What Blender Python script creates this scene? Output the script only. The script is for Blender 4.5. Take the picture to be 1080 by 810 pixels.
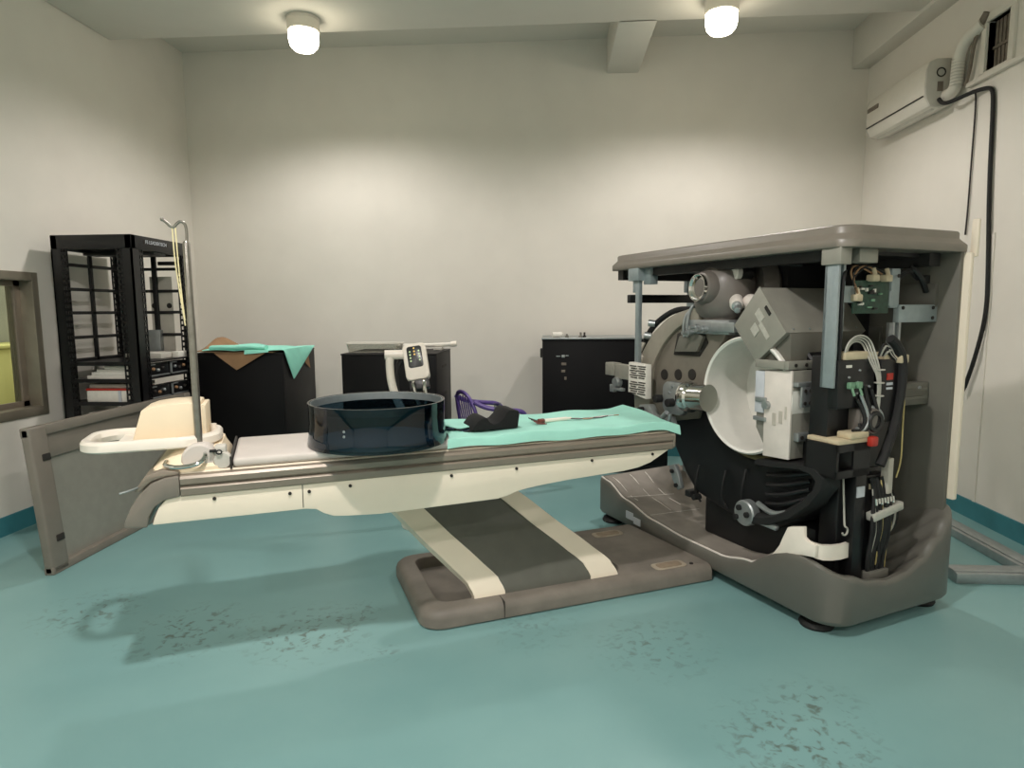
import bpy, bmesh, math, random
from mathutils import Matrix, Vector
random.seed(4)
for o in list(bpy.data.objects):
    bpy.data.objects.remove(o)
SC = bpy.context.scene
COL = SC.collection
PI = math.pi

# ------------------------------------------------------------------ camera, world, exposure
PITCH, YAW, ROLL, FPX = math.radians(6.556), math.radians(3.67), math.radians(-0.398), 674.4
fw = Vector((-math.sin(YAW)*math.cos(PITCH), math.cos(YAW)*math.cos(PITCH), -math.sin(PITCH)))
rt0 = Vector((math.cos(YAW), math.sin(YAW), 0)); up0 = rt0.cross(fw)
rt = rt0*math.cos(ROLL) + up0*math.sin(ROLL); up = -rt0*math.sin(ROLL) + up0*math.cos(ROLL)
cam_d = bpy.data.cameras.new('camera'); cam = bpy.data.objects.new('camera', cam_d); COL.objects.link(cam)
cam_d.sensor_width = 36; cam_d.lens = FPX/1080*36; cam_d.clip_start = 0.05
m = Matrix((rt, up, -fw)).transposed().to_4x4(); m.translation = (0, 0, 1.5)
cam.matrix_world = m
SC.camera = cam
w = bpy.data.worlds.new('world'); SC.world = w; w.use_nodes = True
w.node_tree.nodes['Background'].inputs[0].default_value = (0.8, 0.85, 0.9, 1)
w.node_tree.nodes['Background'].inputs[1].default_value = 0.3
vs = SC.view_settings
vs.view_transform = 'Standard'; vs.look = 'None'; vs.gamma = 1; vs.use_curve_mapping = False
vs.exposure = 0.2
LAMP_W = 170          # watts of each spot under a ceiling lamp
LAMP_COL = (1.0, 0.945, 0.915)
# ceiling lamps: x, y, power factor; the first two are in the picture, the others light the near half of the room
LAMPS = [(-1.95, 5.18, 0.62), (1.25, 5.12, 0.62), (-0.57, 1.1, 1.8), (-1.9, -2.1, 1.4), (1.4, -2.1, 1.1)]

# ------------------------------------------------------------------ helpers
def lin(c):
    return tuple(((v/255)/12.92 if v/255 <= 0.04045 else ((v/255+0.055)/1.055)**2.4) for v in c)

def mat(name, rgb, rough=0.5, metal=0.0, noise=0.06, scale=18, bump=0.0, spec=0.5, emit=0, coat=0.0):
    m = bpy.data.materials.new(name); m.use_nodes = True
    nt = m.node_tree; b = nt.nodes['Principled BSDF']
    c = lin(rgb)
    b.inputs['Roughness'].default_value = rough; b.inputs['Metallic'].default_value = metal
    b.inputs['Specular IOR Level'].default_value = spec
    b.inputs['Coat Weight'].default_value = coat
    tc = nt.nodes.new('ShaderNodeTexCoord'); nz = nt.nodes.new('ShaderNodeTexNoise')
    nz.inputs['Scale'].default_value = scale; nz.inputs['Detail'].default_value = 4
    nt.links.new(tc.outputs['Object'], nz.inputs['Vector'])
    rp = nt.nodes.new('ShaderNodeValToRGB')
    rp.color_ramp.elements[0].position = 0.3; rp.color_ramp.elements[1].position = 0.7
    rp.color_ramp.elements[0].color = tuple(v*(1-noise) for v in c)+(1,)
    rp.color_ramp.elements[1].color = tuple(min(1, v*(1+noise)) for v in c)+(1,)
    nt.links.new(nz.outputs['Fac'], rp.inputs['Fac']); nt.links.new(rp.outputs['Color'], b.inputs['Base Color'])
    if bump:
        bp = nt.nodes.new('ShaderNodeBump'); bp.inputs['Strength'].default_value = bump; bp.inputs['Distance'].default_value = 0.01
        nt.links.new(nz.outputs['Fac'], bp.inputs['Height']); nt.links.new(bp.outputs['Normal'], b.inputs['Normal'])
    if emit:
        b.inputs['Emission Color'].default_value = c+(1,); b.inputs['Emission Strength'].default_value = emit
    return m

def glass(name, tint, gloss=0.25, rough=0.03, weight=0.6):
    m = bpy.data.materials.new(name); m.use_nodes = True; nt = m.node_tree
    for n in list(nt.nodes): nt.nodes.remove(n)
    out = nt.nodes.new('ShaderNodeOutputMaterial'); tr = nt.nodes.new('ShaderNodeBsdfTransparent'); gl = nt.nodes.new('ShaderNodeBsdfGlossy')
    mx = nt.nodes.new('ShaderNodeMixShader'); lw = nt.nodes.new('ShaderNodeLayerWeight'); pw = nt.nodes.new('ShaderNodeMath'); pw.operation = 'POWER'; ma = nt.nodes.new('ShaderNodeMath'); ma.operation = 'MULTIPLY_ADD'
    tr.inputs[0].default_value = tint+(1,); gl.inputs['Roughness'].default_value = rough; gl.inputs[0].default_value = (gloss*2, gloss*2, gloss*2, 1)
    lw.inputs[0].default_value = 0.5; pw.inputs[1].default_value = 4; ma.inputs[1].default_value = 0.7; ma.inputs[2].default_value = 0.04
    nt.links.new(lw.outputs['Facing'], pw.inputs[0]); nt.links.new(pw.outputs[0], ma.inputs[0]); nt.links.new(ma.outputs[0], mx.inputs[0]); nt.links.new(tr.outputs[0], mx.inputs[1]); nt.links.new(gl.outputs[0], mx.inputs[2])
    nt.links.new(mx.outputs[0], out.inputs[0])
    return m

class MB:
    """collects shapes into one mesh"""
    def __init__(s): s.bm = bmesh.new()
    def _faces(s, vs, faces):
        v = [s.bm.verts.new(p) for p in vs]
        fs = []
        for f in faces:
            try: fs.append(s.bm.faces.new([v[i] for i in f]))
            except ValueError: pass
        return v, fs
    def _bevel(s, vs, fs, bev, seg, ang=0.5):
        bmesh.ops.recalc_face_normals(s.bm, faces=fs)
        es = {e for f in fs for e in f.edges}
        es = [e for e in es if len(e.link_faces) == 2 and e.calc_face_angle(0) > ang]
        bmesh.ops.bevel(s.bm, geom=es, offset=bev, segments=seg, affect='EDGES', profile=0.5, clamp_overlap=True)
    def box(s, x0, x1, y0, y1, z0, z1, bev=0.0, seg=2, M=None):
        c = [(x, y, z) for x in (x0, x1) for y in (y0, y1) for z in (z0, z1)]
        if M: c = [M @ Vector(p) for p in c]
        v, fs = s._faces(c, [(0,1,3,2), (4,6,7,5), (0,4,5,1), (2,3,7,6), (0,2,6,4), (1,5,7,3)])
        bmesh.ops.recalc_face_normals(s.bm, faces=fs)
        if bev: s._bevel(v, fs, bev, seg)
        return s
    def prism(s, pts, a0, a1, axis='y', bev=0.0, seg=2, M=None, ang=0.5):
        def P(p, a):
            q = {'x': (a, p[0], p[1]), 'y': (p[0], a, p[1]), 'z': (p[0], p[1], a)}[axis]
            return M @ Vector(q) if M else q
        n = len(pts)
        vs = [P(p, a0) for p in pts]+[P(p, a1) for p in pts]
        faces = [tuple(range(n)), tuple(range(2*n-1, n-1, -1))]+[(i, i+n, (i+1) % n+n, (i+1) % n) for i in range(n)]
        v, fs = s._faces(vs, faces)
        bmesh.ops.recalc_face_normals(s.bm, faces=fs)
        if bev: s._bevel(v, fs, bev, seg, ang)
        return s
    def lathe(s, prof, c=(0,0,0), axis=(0,0,1), seg=32, close=False):
        q = Vector((0,0,1)).rotation_difference(Vector(axis).normalized()).to_matrix()
        c = Vector(c); rings = []
        for r, h in prof:
            if r < 1e-6: rings.append([s.bm.verts.new(c+q @ Vector((0,0,h)))])
            else: rings.append([s.bm.verts.new(c+q @ Vector((r*math.cos(2*PI*i/seg), r*math.sin(2*PI*i/seg), h))) for i in range(seg)])
        pairs = list(zip(rings, rings[1:]))+([(rings[-1], rings[0])] if close else [])
        fs = []
        for a, b in pairs:
            for i in range(seg):
                j = (i+1) % seg
                if len(a) == 1 and len(b) == 1: continue
                f = [a[0], b[j], b[i]] if len(a) == 1 else ([a[i], a[j], b[0]] if len(b) == 1 else [a[i], a[j], b[j], b[i]])
                fs.append(s.bm.faces.new(f))
        bmesh.ops.recalc_face_normals(s.bm, faces=fs)
        return s
    def cyl(s, p0, p1, r, r1=None, seg=20):
        p0, p1 = Vector(p0), Vector(p1); h = (p1-p0).length; r1 = r if r1 is None else r1
        return s.lathe([(0,0), (r,0), (r1,h), (0,h)], p0, p1-p0, seg)
    def tube(s, pts, r, seg=8, smooth=0, closed=False, flat=None):
        pts = [Vector(p) for p in pts]
        for _ in range(smooth):
            q = [] if closed else [pts[0]]
            n = len(pts)
            for i in range(n if closed else n-1):
                a, b = pts[i], pts[(i+1) % n]
                q += [a*0.75+b*0.25, a*0.25+b*0.75]
            if not closed: q.append(pts[-1])
            pts = q
        n = len(pts); rings = []; ref = None
        for i, p in enumerate(pts):
            t = (pts[(i+1) % n]-pts[i-1]) if closed or 0 < i < n-1 else (pts[1]-pts[0] if i == 0 else pts[-1]-pts[-2])
            t.normalize()
            if ref is None: ref = Vector((0,0,1)) if abs(t.z) < 0.9 else Vector((1,0,0))
            ref = (ref-t*ref.dot(t))
            if ref.length < 1e-5: ref = t.orthogonal()
            ref.normalize(); b = t.cross(ref)
            ra, rb = (r, r) if flat is None else (r, flat)
            rings.append([s.bm.verts.new(p+ref*ra*math.cos(2*PI*k/seg)+b*rb*math.sin(2*PI*k/seg)) for k in range(seg)])
        fs = []
        for a, b in list(zip(rings, rings[1:]))+([(rings[-1], rings[0])] if closed else []):
            for k in range(seg):
                fs.append(s.bm.faces.new([a[k], a[(k+1) % seg], b[(k+1) % seg], b[k]]))
        if not closed:
            fs.append(s.bm.faces.new(rings[0])); fs.append(s.bm.faces.new(rings[-1]))
        bmesh.ops.recalc_face_normals(s.bm, faces=fs)
        return s
    def loops(s, loops, cap0=False, cap1=False, closed=True):
        rings = [[s.bm.verts.new(p) for p in L] for L in loops]; fs = []
        n = len(rings[0])
        for a, b in zip(rings, rings[1:]):
            for i in range(n if closed else n-1):
                fs.append(s.bm.faces.new([a[i], a[(i+1) % n], b[(i+1) % n], b[i]]))
        if cap0: fs.append(s.bm.faces.new(rings[0]))
        if cap1: fs.append(s.bm.faces.new(rings[-1]))
        bmesh.ops.recalc_face_normals(s.bm, faces=fs)
        return s
    def sheet(s, fn, nu, nv, thick=0.004):
        """grid fn(a,b) for a,b in 0..1, given a small thickness"""
        g = [[s.bm.verts.new(fn(i/nu, j/nv)) for j in range(nv+1)] for i in range(nu+1)]
        fs = [s.bm.faces.new([g[i][j], g[i+1][j], g[i+1][j+1], g[i][j+1]]) for i in range(nu) for j in range(nv)]
        bmesh.ops.recalc_face_normals(s.bm, faces=fs)
        r = bmesh.ops.solidify(s.bm, geom=fs, thickness=thick)
        return s
    def obj(s, name, m, parent=None, off=(0,0,0), sharp=35):
        bmesh.ops.translate(s.bm, verts=s.bm.verts, vec=[-v for v in off])
        me = bpy.data.meshes.new(name); s.bm.to_mesh(me); s.bm.free()
        for p in me.polygons: p.use_smooth = True
        me.set_sharp_from_angle(angle=math.radians(sharp))
        me.materials.append(m)
        o = bpy.data.objects.new(name, me); COL.objects.link(o)
        if parent is not None: o.parent = parent
        return o

def thing(name, label, cat, loc=(0,0,0), rotz=0, group=None):
    o = bpy.data.objects.new(name, None); COL.objects.link(o); o.empty_display_size = 0.1
    o.location = loc; o.rotation_euler = (0, 0, rotz)
    return tag(o, label, cat, group)
def tag(o, label, cat, group=None):
    o['label'] = label; o['category'] = cat
    if group: o['group'] = group
    return o
def struct(name, mb, m, sharp=35):
    o = mb.obj(name, m, None, sharp=sharp); o['kind'] = 'structure'; return o
def lab(o, text): o['label'] = text; return o
def rrect(x0, x1, y0, y1, r, n=6, ns=1):
    """rounded rectangle, counter-clockwise; r = radius or four radii (x0y0, x1y0, x1y1, x0y1); ns points along each side"""
    if not isinstance(r, (tuple, list)): r = (r,)*4
    cs = [(x0+r[0], y0+r[0], PI, r[0]), (x1-r[1], y0+r[1], 1.5*PI, r[1]), (x1-r[2], y1-r[2], 0, r[2]), (x0+r[3], y1-r[3], 0.5*PI, r[3])]
    pts = []
    for k, (cx, cy, a, rr) in enumerate(cs):
        arc = [(cx+rr*math.cos(a+0.5*PI*i/n), cy+rr*math.sin(a+0.5*PI*i/n)) for i in range(n+1)]
        pts += arc
        nx = cs[(k+1) % 4]; q = (nx[0]+nx[3]*math.cos(nx[2]), nx[1]+nx[3]*math.sin(nx[2]))
        for i in range(1, ns): pts.append((arc[-1][0]+(q[0]-arc[-1][0])*i/ns, arc[-1][1]+(q[1]-arc[-1][1])*i/ns))
    return pts
def interp(x, tab):
    tab = sorted(tab)
    if x <= tab[0][0]: return tab[0][1]
    for (a, va), (b, vb) in zip(tab, tab[1:]):
        if x <= b:
            t = (x-a)/(b-a); t = t*t*(3-2*t); return va+(vb-va)*t
    return tab[-1][1]
def tip(a, axis): return Matrix.Rotation(a, 4, axis)

# ------------------------------------------------------------------ materials
M = {}
M['wall'] = mat('white_plaster', (226, 221, 211), 0.9, noise=0.025, scale=3, bump=0.06)
M['ceil'] = mat('ceiling_plaster', (218, 214, 204), 0.95, noise=0.02, scale=3)
M['skirt'] = mat('teal_skirting', (62, 128, 138), 0.5, noise=0.1, scale=6)
M['steel'] = mat('brushed_steel', (150, 146, 138), 0.32, 0.9, noise=0.12, scale=30)
M['winsteel'] = mat('window_lining_steel', (158, 150, 134), 0.35, 0.55, noise=0.12, scale=5)
M['plateedge'] = mat('plate_edge', (166, 154, 136), 0.6, noise=0.1)
M['platetan'] = mat('worn_tan_plate', (140, 124, 104), 0.6, noise=0.2, scale=20)
M['chrome'] = mat('chrome', (215, 215, 212), 0.12, 1.0, noise=0.03)
M['alu'] = mat('aluminium', (165, 170, 170), 0.42, 0.7, noise=0.08, scale=25)
M['bluegrey'] = mat('zinc_post', (152, 163, 165), 0.45, 0.35, noise=0.06, scale=30)
M['taupe'] = mat('taupe_cover', (124, 117, 107), 0.38, noise=0.05, scale=9, coat=0.15)
M['taupe_d'] = mat('dusty_taupe_floor', (122, 115, 106), 0.55, noise=0.18, scale=7)
M['gantry'] = mat('warm_grey_base', (101, 99, 92), 0.4, noise=0.04, scale=7, coat=0.15)
M['liner'] = mat('scuffed_liner', (140, 133, 124), 0.5, noise=0.2, scale=6, bump=0.1)
M['panel_in'] = mat('grey_inner_panel', (104, 102, 93), 0.6, noise=0.08, scale=5)
M['dark'] = mat('dark_frame', (26, 26, 26), 0.5, noise=0.2)
M['black'] = mat('black_metal', (16, 16, 18), 0.4, noise=0.25, scale=12)
M['blackbox'] = mat('black_cabinet', (7, 6, 8), 0.55, noise=0.2, scale=4, spec=0.2)
M['blackside'] = mat('black_cabinet_side', (26, 23, 24), 0.55, noise=0.3, scale=5, spec=0.3)
M['rubber'] = mat('black_rubber', (20, 20, 20), 0.7, noise=0.2)
M['foam'] = mat('black_foam', (14, 14, 14), 0.95, noise=0.3, scale=60, bump=0.2)
M['headgrey'] = mat('head_grey', (108, 102, 96), 0.4, noise=0.05, coat=0.1)
M['arc'] = mat('arc_plate_grey', (118, 112, 101), 0.5, noise=0.06)
M['arc_lite'] = mat('arc_rim_grey', (150, 144, 131), 0.5, noise=0.06)
M['boxgrey'] = mat('box_grey', (150, 148, 138), 0.45, 0.2, noise=0.05, scale=14)
M['boxwhite'] = mat('box_white', (222, 214, 205), 0.55, noise=0.08, scale=10)
M['borewhite'] = mat('bore_white', (226, 224, 216), 0.45, noise=0.03)
M['white'] = mat('white_plastic', (236, 228, 215), 0.35, noise=0.02, coat=0.2)
M['cream'] = mat('cream_shell', (238, 226, 206), 0.4, noise=0.03, scale=4, coat=0.15)
M['creambox'] = mat('cream_vinyl', (240, 222, 192), 0.55, noise=0.03, scale=8)
M['vinyl'] = mat('pale_grey_vinyl', (206, 198, 190), 0.55, noise=0.05, scale=6)
M['rail'] = mat('taupe_rail', (142, 131, 118), 0.35, 0.3, noise=0.06, scale=9)
M['bellow'] = mat('dark_grey_pad', (92, 92, 84), 0.6, noise=0.08, scale=10)
M['teal'] = mat('teal_cloth', (158, 216, 200), 0.9, noise=0.05, scale=9, bump=0.15)
M['teal_b'] = mat('mint_cloth', (150, 226, 206), 0.9, noise=0.06, scale=9, bump=0.15)
M['brown'] = mat('brown_paper', (150, 116, 84), 0.8, noise=0.15, scale=7, bump=0.2)
M['drumfloor'] = mat('drum_floor_blue', (62, 108, 124), 0.4, noise=0.05)
M['navy'] = mat('navy_cloth', (30, 48, 66), 0.8, noise=0.1)
M['purple'] = mat('purple_plastic', (92, 72, 142), 0.4, noise=0.05)
M['paper'] = mat('white_paper', (226, 222, 212), 0.8, noise=0.05, scale=30)
M['carton'] = mat('grey_card', (186, 180, 168), 0.8, noise=0.06)
M['red'] = mat('red_plastic', (176, 48, 36), 0.45, noise=0.05)
M['maroon'] = mat('maroon_plug', (112, 58, 48), 0.5, noise=0.1)
M['green_pcb'] = mat('green_board', (36, 66, 52), 0.5, noise=0.35, scale=60)
M['greenplug'] = mat('green_connector', (108, 146, 118), 0.5, noise=0.1)
M['beige'] = mat('beige_plastic', (196, 182, 152), 0.55, noise=0.1, scale=20)
M['sealtan'] = mat('tan_seal', (108, 98, 66), 0.6, noise=0.1)
M['wirewhite'] = mat('white_wire', (178, 176, 166), 0.5, noise=0.1)
M['wirebeige'] = mat('beige_wire', (190, 172, 112), 0.5, noise=0.1)
M['yellowcord'] = mat('yellow_cord', (230, 218, 172), 0.7, noise=0.1)
M['acwhite'] = mat('ac_white', (222, 217, 206), 0.45, noise=0.02)
M['acgrey'] = mat('ac_end_grey', (196, 192, 182), 0.5, noise=0.04)
M['slot'] = mat('dark_slot', (38, 34, 30), 0.7, noise=0.2)
M['ventslat'] = mat('vent_slat', (120, 110, 98), 0.7, noise=0.2)
M['label'] = mat('pale_label', (196, 200, 206), 0.6, noise=0.05)
M['silverlab'] = mat('silver_label', (190, 188, 178), 0.4, 0.2, noise=0.08, scale=50)
M['darkring'] = mat('drum_black', (13, 13, 15), 0.5, noise=0.3, scale=6)
M['greengrey'] = mat('screen_dark', (30, 34, 32), 0.3, noise=0.1)
M['led'] = mat('key_light', (180, 200, 150), 0.5, emit=0.6)
M['ledy'] = mat('amber_key', (220, 180, 90), 0.5, emit=0.6)
M['lampglow'] = mat('lamp_diffuser', (255, 244, 220), 0.5, emit=14)
M['clear'] = glass('clear_plastic', (0.84, 0.84, 0.82), 0.5)
M['pane'] = glass('window_pane', (0.9, 0.93, 0.88), 0.5)
M['tub'] = glass('smoked_blue_acrylic', (0.21, 0.29, 0.35), 0.5, 0.04)
M['yellowroom'] = mat('yellow_green_wall', (206, 202, 138), 0.8, noise=0.08, scale=2)
M['greyroom'] = mat('grey_room_wall', (176, 176, 170), 0.8, noise=0.08, scale=2)

def floor_material():
    m = bpy.data.materials.new('teal_epoxy_floor'); m.use_nodes = True; nt = m.node_tree; b = nt.nodes['Principled BSDF']
    tc = nt.nodes.new('ShaderNodeTexCoord')
    def noise(scale, detail=5, dist=0.0):
        n = nt.nodes.new('ShaderNodeTexNoise'); n.inputs['Scale'].default_value = scale; n.inputs['Detail'].default_value = detail
        n.inputs['Distortion'].default_value = dist
        nt.links.new(tc.outputs['Object'], n.inputs['Vector']); return n
    def math_(op, a, bb):
        n = nt.nodes.new('ShaderNodeMath'); n.operation = op; n.use_clamp = op in ('MULTIPLY', 'ADD')
        for k, v in enumerate((a, bb)):
            if isinstance(v, (int, float)): n.inputs[k].default_value = v
            else: nt.links.new(v, n.inputs[k])
        return n.outputs[0]
    n1 = noise(0.9); rp = nt.nodes.new('ShaderNodeValToRGB')
    rp.color_ramp.elements[0].position = 0.32; rp.color_ramp.elements[1].position = 0.72
    rp.color_ramp.elements[0].color = lin((117, 157, 157))+(1,); rp.color_ramp.elements[1].color = lin((134, 172, 170))+(1,)
    nt.links.new(n1.outputs['Fac'], rp.inputs['Fac'])
    # scuffed, dirty patches where feet and castors stood
    tot = None
    for x, y, r, k in ((-2.35, 2.95, 0.30, 0.8), (-1.72, 2.78, 0.34, 1.0), (-1.15, 2.80, 0.34, 1.0), (-0.98, 3.0, 0.15, 0.9), (-0.75, 2.62, 0.12, 0.6), (0.45, 2.75, 0.34, 0.55), (0.85, 2.12, 0.34, 1.0), (1.0, 2.35, 0.22, 0.7), (-0.1, 2.9, 0.3, 0.3)):
        vd = nt.nodes.new('ShaderNodeVectorMath'); vd.operation = 'DISTANCE'; vd.inputs[1].default_value = (x, y, 0)
        nt.links.new(tc.outputs['Object'], vd.inputs[0])
        f = math_('SUBTRACT', 1.0, math_('DIVIDE', vd.outputs['Value'], r))
        f = math_('MULTIPLY', f, k*1.5)
        tot = f if tot is None else math_('MAXIMUM', tot, f)
    n2 = noise(24, 10, 0.8); n4 = noise(7, 6, 2.0); n3 = noise(3, 4)
    mk = math_('MULTIPLY', tot, math_('MULTIPLY', math_('SUBTRACT', math_('MULTIPLY', n2.outputs['Fac'], math_('MULTIPLY', n4.outputs['Fac'], 2.0)), 0.5), 7.0))
    mk = math_('MULTIPLY', mk, 0.72)
    mx = nt.nodes.new('ShaderNodeMix'); mx.data_type = 'RGBA'
    nt.links.new(mk, mx.inputs['Factor']); nt.links.new(rp.outputs['Color'], mx.inputs['A']); mx.inputs['B'].default_value = lin((80, 82, 68))+(1,)
    nt.links.new(mx.outputs['Result'], b.inputs['Base Color'])
    b.inputs['Roughness'].default_value = 0.38; b.inputs['Specular IOR Level'].default_value = 0.35
    bp = nt.nodes.new('ShaderNodeBump'); bp.inputs['Strength'].default_value = 0.05
    nt.links.new(n3.outputs['Fac'], bp.inputs['Height']); nt.links.new(bp.outputs['Normal'], b.inputs['Normal'])
    return m
M['floor'] = floor_material()

# ------------------------------------------------------------------ room shell
XL, XR, YB, YF, ZC, ZS = -3.725, 2.985, 6.55, -4.0, 4.1, 3.777
WY0, WY1, WZ0, WZ1 = 3.0, 4.40, 0.83, 1.74      # opening of the observation window
struct('floor', MB().box(XL-0.2, XR+0.2, YF-0.2, YB+0.2, -0.1, 0), M['floor'])
struct('ceiling', MB().box(XL-0.2, XR+0.2, YF-0.2, YB+0.2, ZC, ZC+0.1), M['ceil'])
struct('wall_back', MB().box(XL-0.2, XR+0.2, YB, YB+0.2, 0, ZC), M['wall'])
struct('wall_front', MB().box(XL-0.2, XR+0.2, YF-0.2, YF, 0, ZC), M['wall'])
VY0, VY1, VZ0, VZ1 = 4.60, 4.83, 3.10, 3.44     # vent hole in the right wall
struct('wall_right', MB().box(XR, XR+0.2, YF, VY0, 0, ZC).box(XR, XR+0.2, VY1, YB, 0, ZC).box(XR, XR+0.2, VY0, VY1, 0, VZ0).box(XR, XR+0.2, VY0, VY1, VZ1, ZC)
       .box(XR+0.15, XR+0.2, VY0, VY1, VZ0, VZ1), M['wall'])
struct('wall_left', MB().box(XL-0.2, XL, YF, WY0, 0, ZC).box(XL-0.2, XL, WY1, YB, 0, ZC).box(XL-0.2, XL, WY0, WY1, 0, WZ0).box(XL-0.2, XL, WY0, WY1, WZ1, ZC), M['wall'])
struct('ceiling_beam', MB().box(XL, XR, 4.35, 5.45, ZS, ZC+0.02, bev=0.02), M['ceil'])
struct('ceiling_beam', MB().box(0.52, 0.83, 5.4, YB+0.02, ZS, ZC+0.02, bev=0.015), M['ceil'])
struct('ceiling_beam', MB().box(XR-0.16, XR+0.02, YF, YB, ZS-0.03, ZC+0.02, bev=0.01), M['ceil'])
struct('baseboard_back', MB().box(XL, XR, YB-0.012, YB, 0, 0.12), M['skirt'])
struct('baseboard_left', MB().box(XL, XL+0.012, YF, YB, 0, 0.13), M['skirt'])
struct('baseboard_right', MB().box(XR-0.012, XR, YF, YB, 0, 0.13), M['skirt'])
struct('trim_1', MB().box(XR-0.008, XR, 4.60, 4.625, 0.13, 2.0), M['wall'])

# observation window: steel lining, sliding sash, the lit room beyond
wf = MB()
for y0, y1, z0, z1 in ((WY0, WY1, WZ0-0.06, WZ0+.006), (WY0, WY1, WZ1-.006, WZ1+0.055), (WY1-.006, WY1+0.05, WZ0-0.06, WZ1+0.055), (WY0-0.05, WY0+.006, WZ0-0.06, WZ1+0.055)):
    wf.box(XL-0.2, XL+0.012, y0, y1, z0, z1, bev=0.004)
wo = struct('window_1', wf, M['winsteel'])
sf = MB()
for y0, y1, x in ((WY0, 3.62, XL-0.15), (3.56, WY1, XL-0.115)):
    sf.box(x, x+0.028, y0, y0+0.055, WZ0, WZ1, bev=0.003).box(x, x+0.028, y1-0.06, y1, WZ0, WZ1, bev=0.003)
    sf.box(x, x+0.028, y0, y1, WZ0, WZ0+0.045, bev=0.003).box(x, x+0.028, y0, y1, WZ1-0.045, WZ1, bev=0.003)
sf.box(XL-0.118, XL-0.112, 4.325, 4.332, WZ0+.04, WZ1-.04)
o = sf.obj('window_frame', M['rail'], wo); o['kind'] = 'structure'
o = MB().box(XL-0.104, XL-0.100, 3.58, WY1-0.05, WZ0+0.03, WZ1-0.03).box(XL-0.138, XL-0.134, WY0+0.03, 3.60, WZ0+0.03, WZ1-0.03).obj('window_pane', M['pane'], wo); o['kind'] = 'structure'
# lit room beyond the window
for nm, bx in (('wall_beyond', (XL-1.7, XL-1.6, 2.0, 6.6, 0, 2.6)), ('wall_beyond', (XL-1.6, XL-0.2, 6.5, 6.6, 0, 2.6)), ('wall_beyond', (XL-1.6, XL-0.2, 2.0, 2.1, 0, 2.6)),
               ('ceiling_beyond', (XL-1.7, XL-0.2, 2.0, 6.6, 2.6, 2.7)), ('floor_beyond', (XL-1.7, XL-0.2, 2.0, 6.6, -0.1, 0.0))):
    struct(nm, MB().box(*bx), M['greyroom'])
tag(MB().box(XL-1.55, XL-1.05, 4.2, 6.4, 0.0, 1.20, bev=0.01).box(XL-1.57, XL-1.03, 4.18, 6.42, 1.20, 1.23, bev=0.006).obj('counter', M['yellowroom']), 'yellow counter in the lit room seen through the steel window', 'counter')
ld = bpy.data.lights.new('room_lamp', 'AREA'); ld.energy = 24; ld.size = 0.8; ld.color = (1, 0.97, 0.84)
lo = bpy.data.objects.new('room_lamp', ld); lo.location = (XL-0.75, 4.9, 2.5); COL.objects.link(lo)

# ------------------------------------------------------------------ ceiling lamps
LL = ['left one of the two round white ceiling lamps on the beam', 'right one of the two round white ceiling lamps, beyond the hanging beam',
      'round white ceiling lamp over the floor in front of the couch', 'round white ceiling lamp above the rear left of the room', 'round white ceiling lamp above the rear right of the room']
for k, (x, y, p) in enumerate(LAMPS):
    zt = ZS if 4.35 < y < 5.45 else ZC
    t = thing('ceiling_lamp', LL[k], 'lamp', (x, y, zt), 0, 'round ceiling lamps')
    MB().lathe([(0, 0), (0.125, 0), (0.127, -0.012), (0.127, -0.018), (0.122, -0.02), (0.122, -0.095), (0.118, -0.10), (0.108, -0.10), (0.104, -0.095), (0.104, -0.07), (0, -0.07)], seg=40).obj('lamp_housing', M['white'], t)
    MB().lathe([(0.1, -0.08), (0.112, -0.105), (0.116, -0.16), (0.105, -0.205), (0.08, -0.232), (0.04, -0.245), (0, -0.248)], seg=32).obj('diffuser', M['lampglow'], t)
    sd = bpy.data.lights.new('lamp_light', 'SPOT'); sd.energy = LAMP_W*p; sd.color = LAMP_COL
    sd.spot_size = math.radians(165); sd.spot_blend = 0.5; sd.shadow_soft_size = 0.09
    so = bpy.data.objects.new('lamp_light', sd); so.location = (0, 0, -0.27); so.parent = t; COL.objects.link(so)

# ------------------------------------------------------------------ gantry (authored in u along the couch, w across, then moved to its own origin)
GA = math.radians(28.2); GO = (2.85, 2.86, 0)
gx, gy = GO[0]*math.cos(GA)-GO[1]*math.sin(GA), GO[0]*math.sin(GA)+GO[1]*math.cos(GA)
gan = thing('treatment_gantry', 'large opened grey treatment machine with white bore and bare wiring, right of the couch', 'medical machine', (gx, gy, 0), GA)
def G(name, mb, m, parent=None, sharp=35):
    return mb.obj(name, M[m], parent or gan, GO, sharp)

# base tub with a wavy lip
front = [(3.83, .315), (3.72, .30), (3.5, .225), (3.2, .172), (2.9, .155), (2.6, .158), (2.38, .20), (2.22, .30), (2.1, .345), (2.0, .34), (1.88, .31)]
near = [(2.42, .31), (2.52, .295), (2.65, .255), (2.78, .237), (2.9, .25), (3.03, .30), (3.14, .39), (3.24, .48), (3.31, .52)]
def lip(p):
    u_, w_ = p
    d = [(abs(u_-2.42), interp(w_, front)), (abs(w_-1.87), interp(u_, near)), (abs(u_-3.31), interp(w_, [(1.87, .52), (2.2, .5), (3.0, .34), (3.83, .32)])), (abs(w_-3.83), .316)]
    ws = [(1/(a+0.004)**3, v) for a, v in d]
    return sum(a*v for a, v in ws)/sum(a for a, v in ws)
RO = (.13, .12, .1, .05)
outer = rrect(2.42, 3.31, 1.87, 3.83, RO, 8, 24)
H = [lip(p) for p in outer]
def inset(d): return rrect(2.42+d, 3.31-d, 1.87+d, 3.83-d, tuple(max(0.01, r-d*0.5) for r in RO), 8, 24)
def lp(d, zf): return [(p[0], p[1], zf(h)) for p, h in zip(inset(d), H)]
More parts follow.
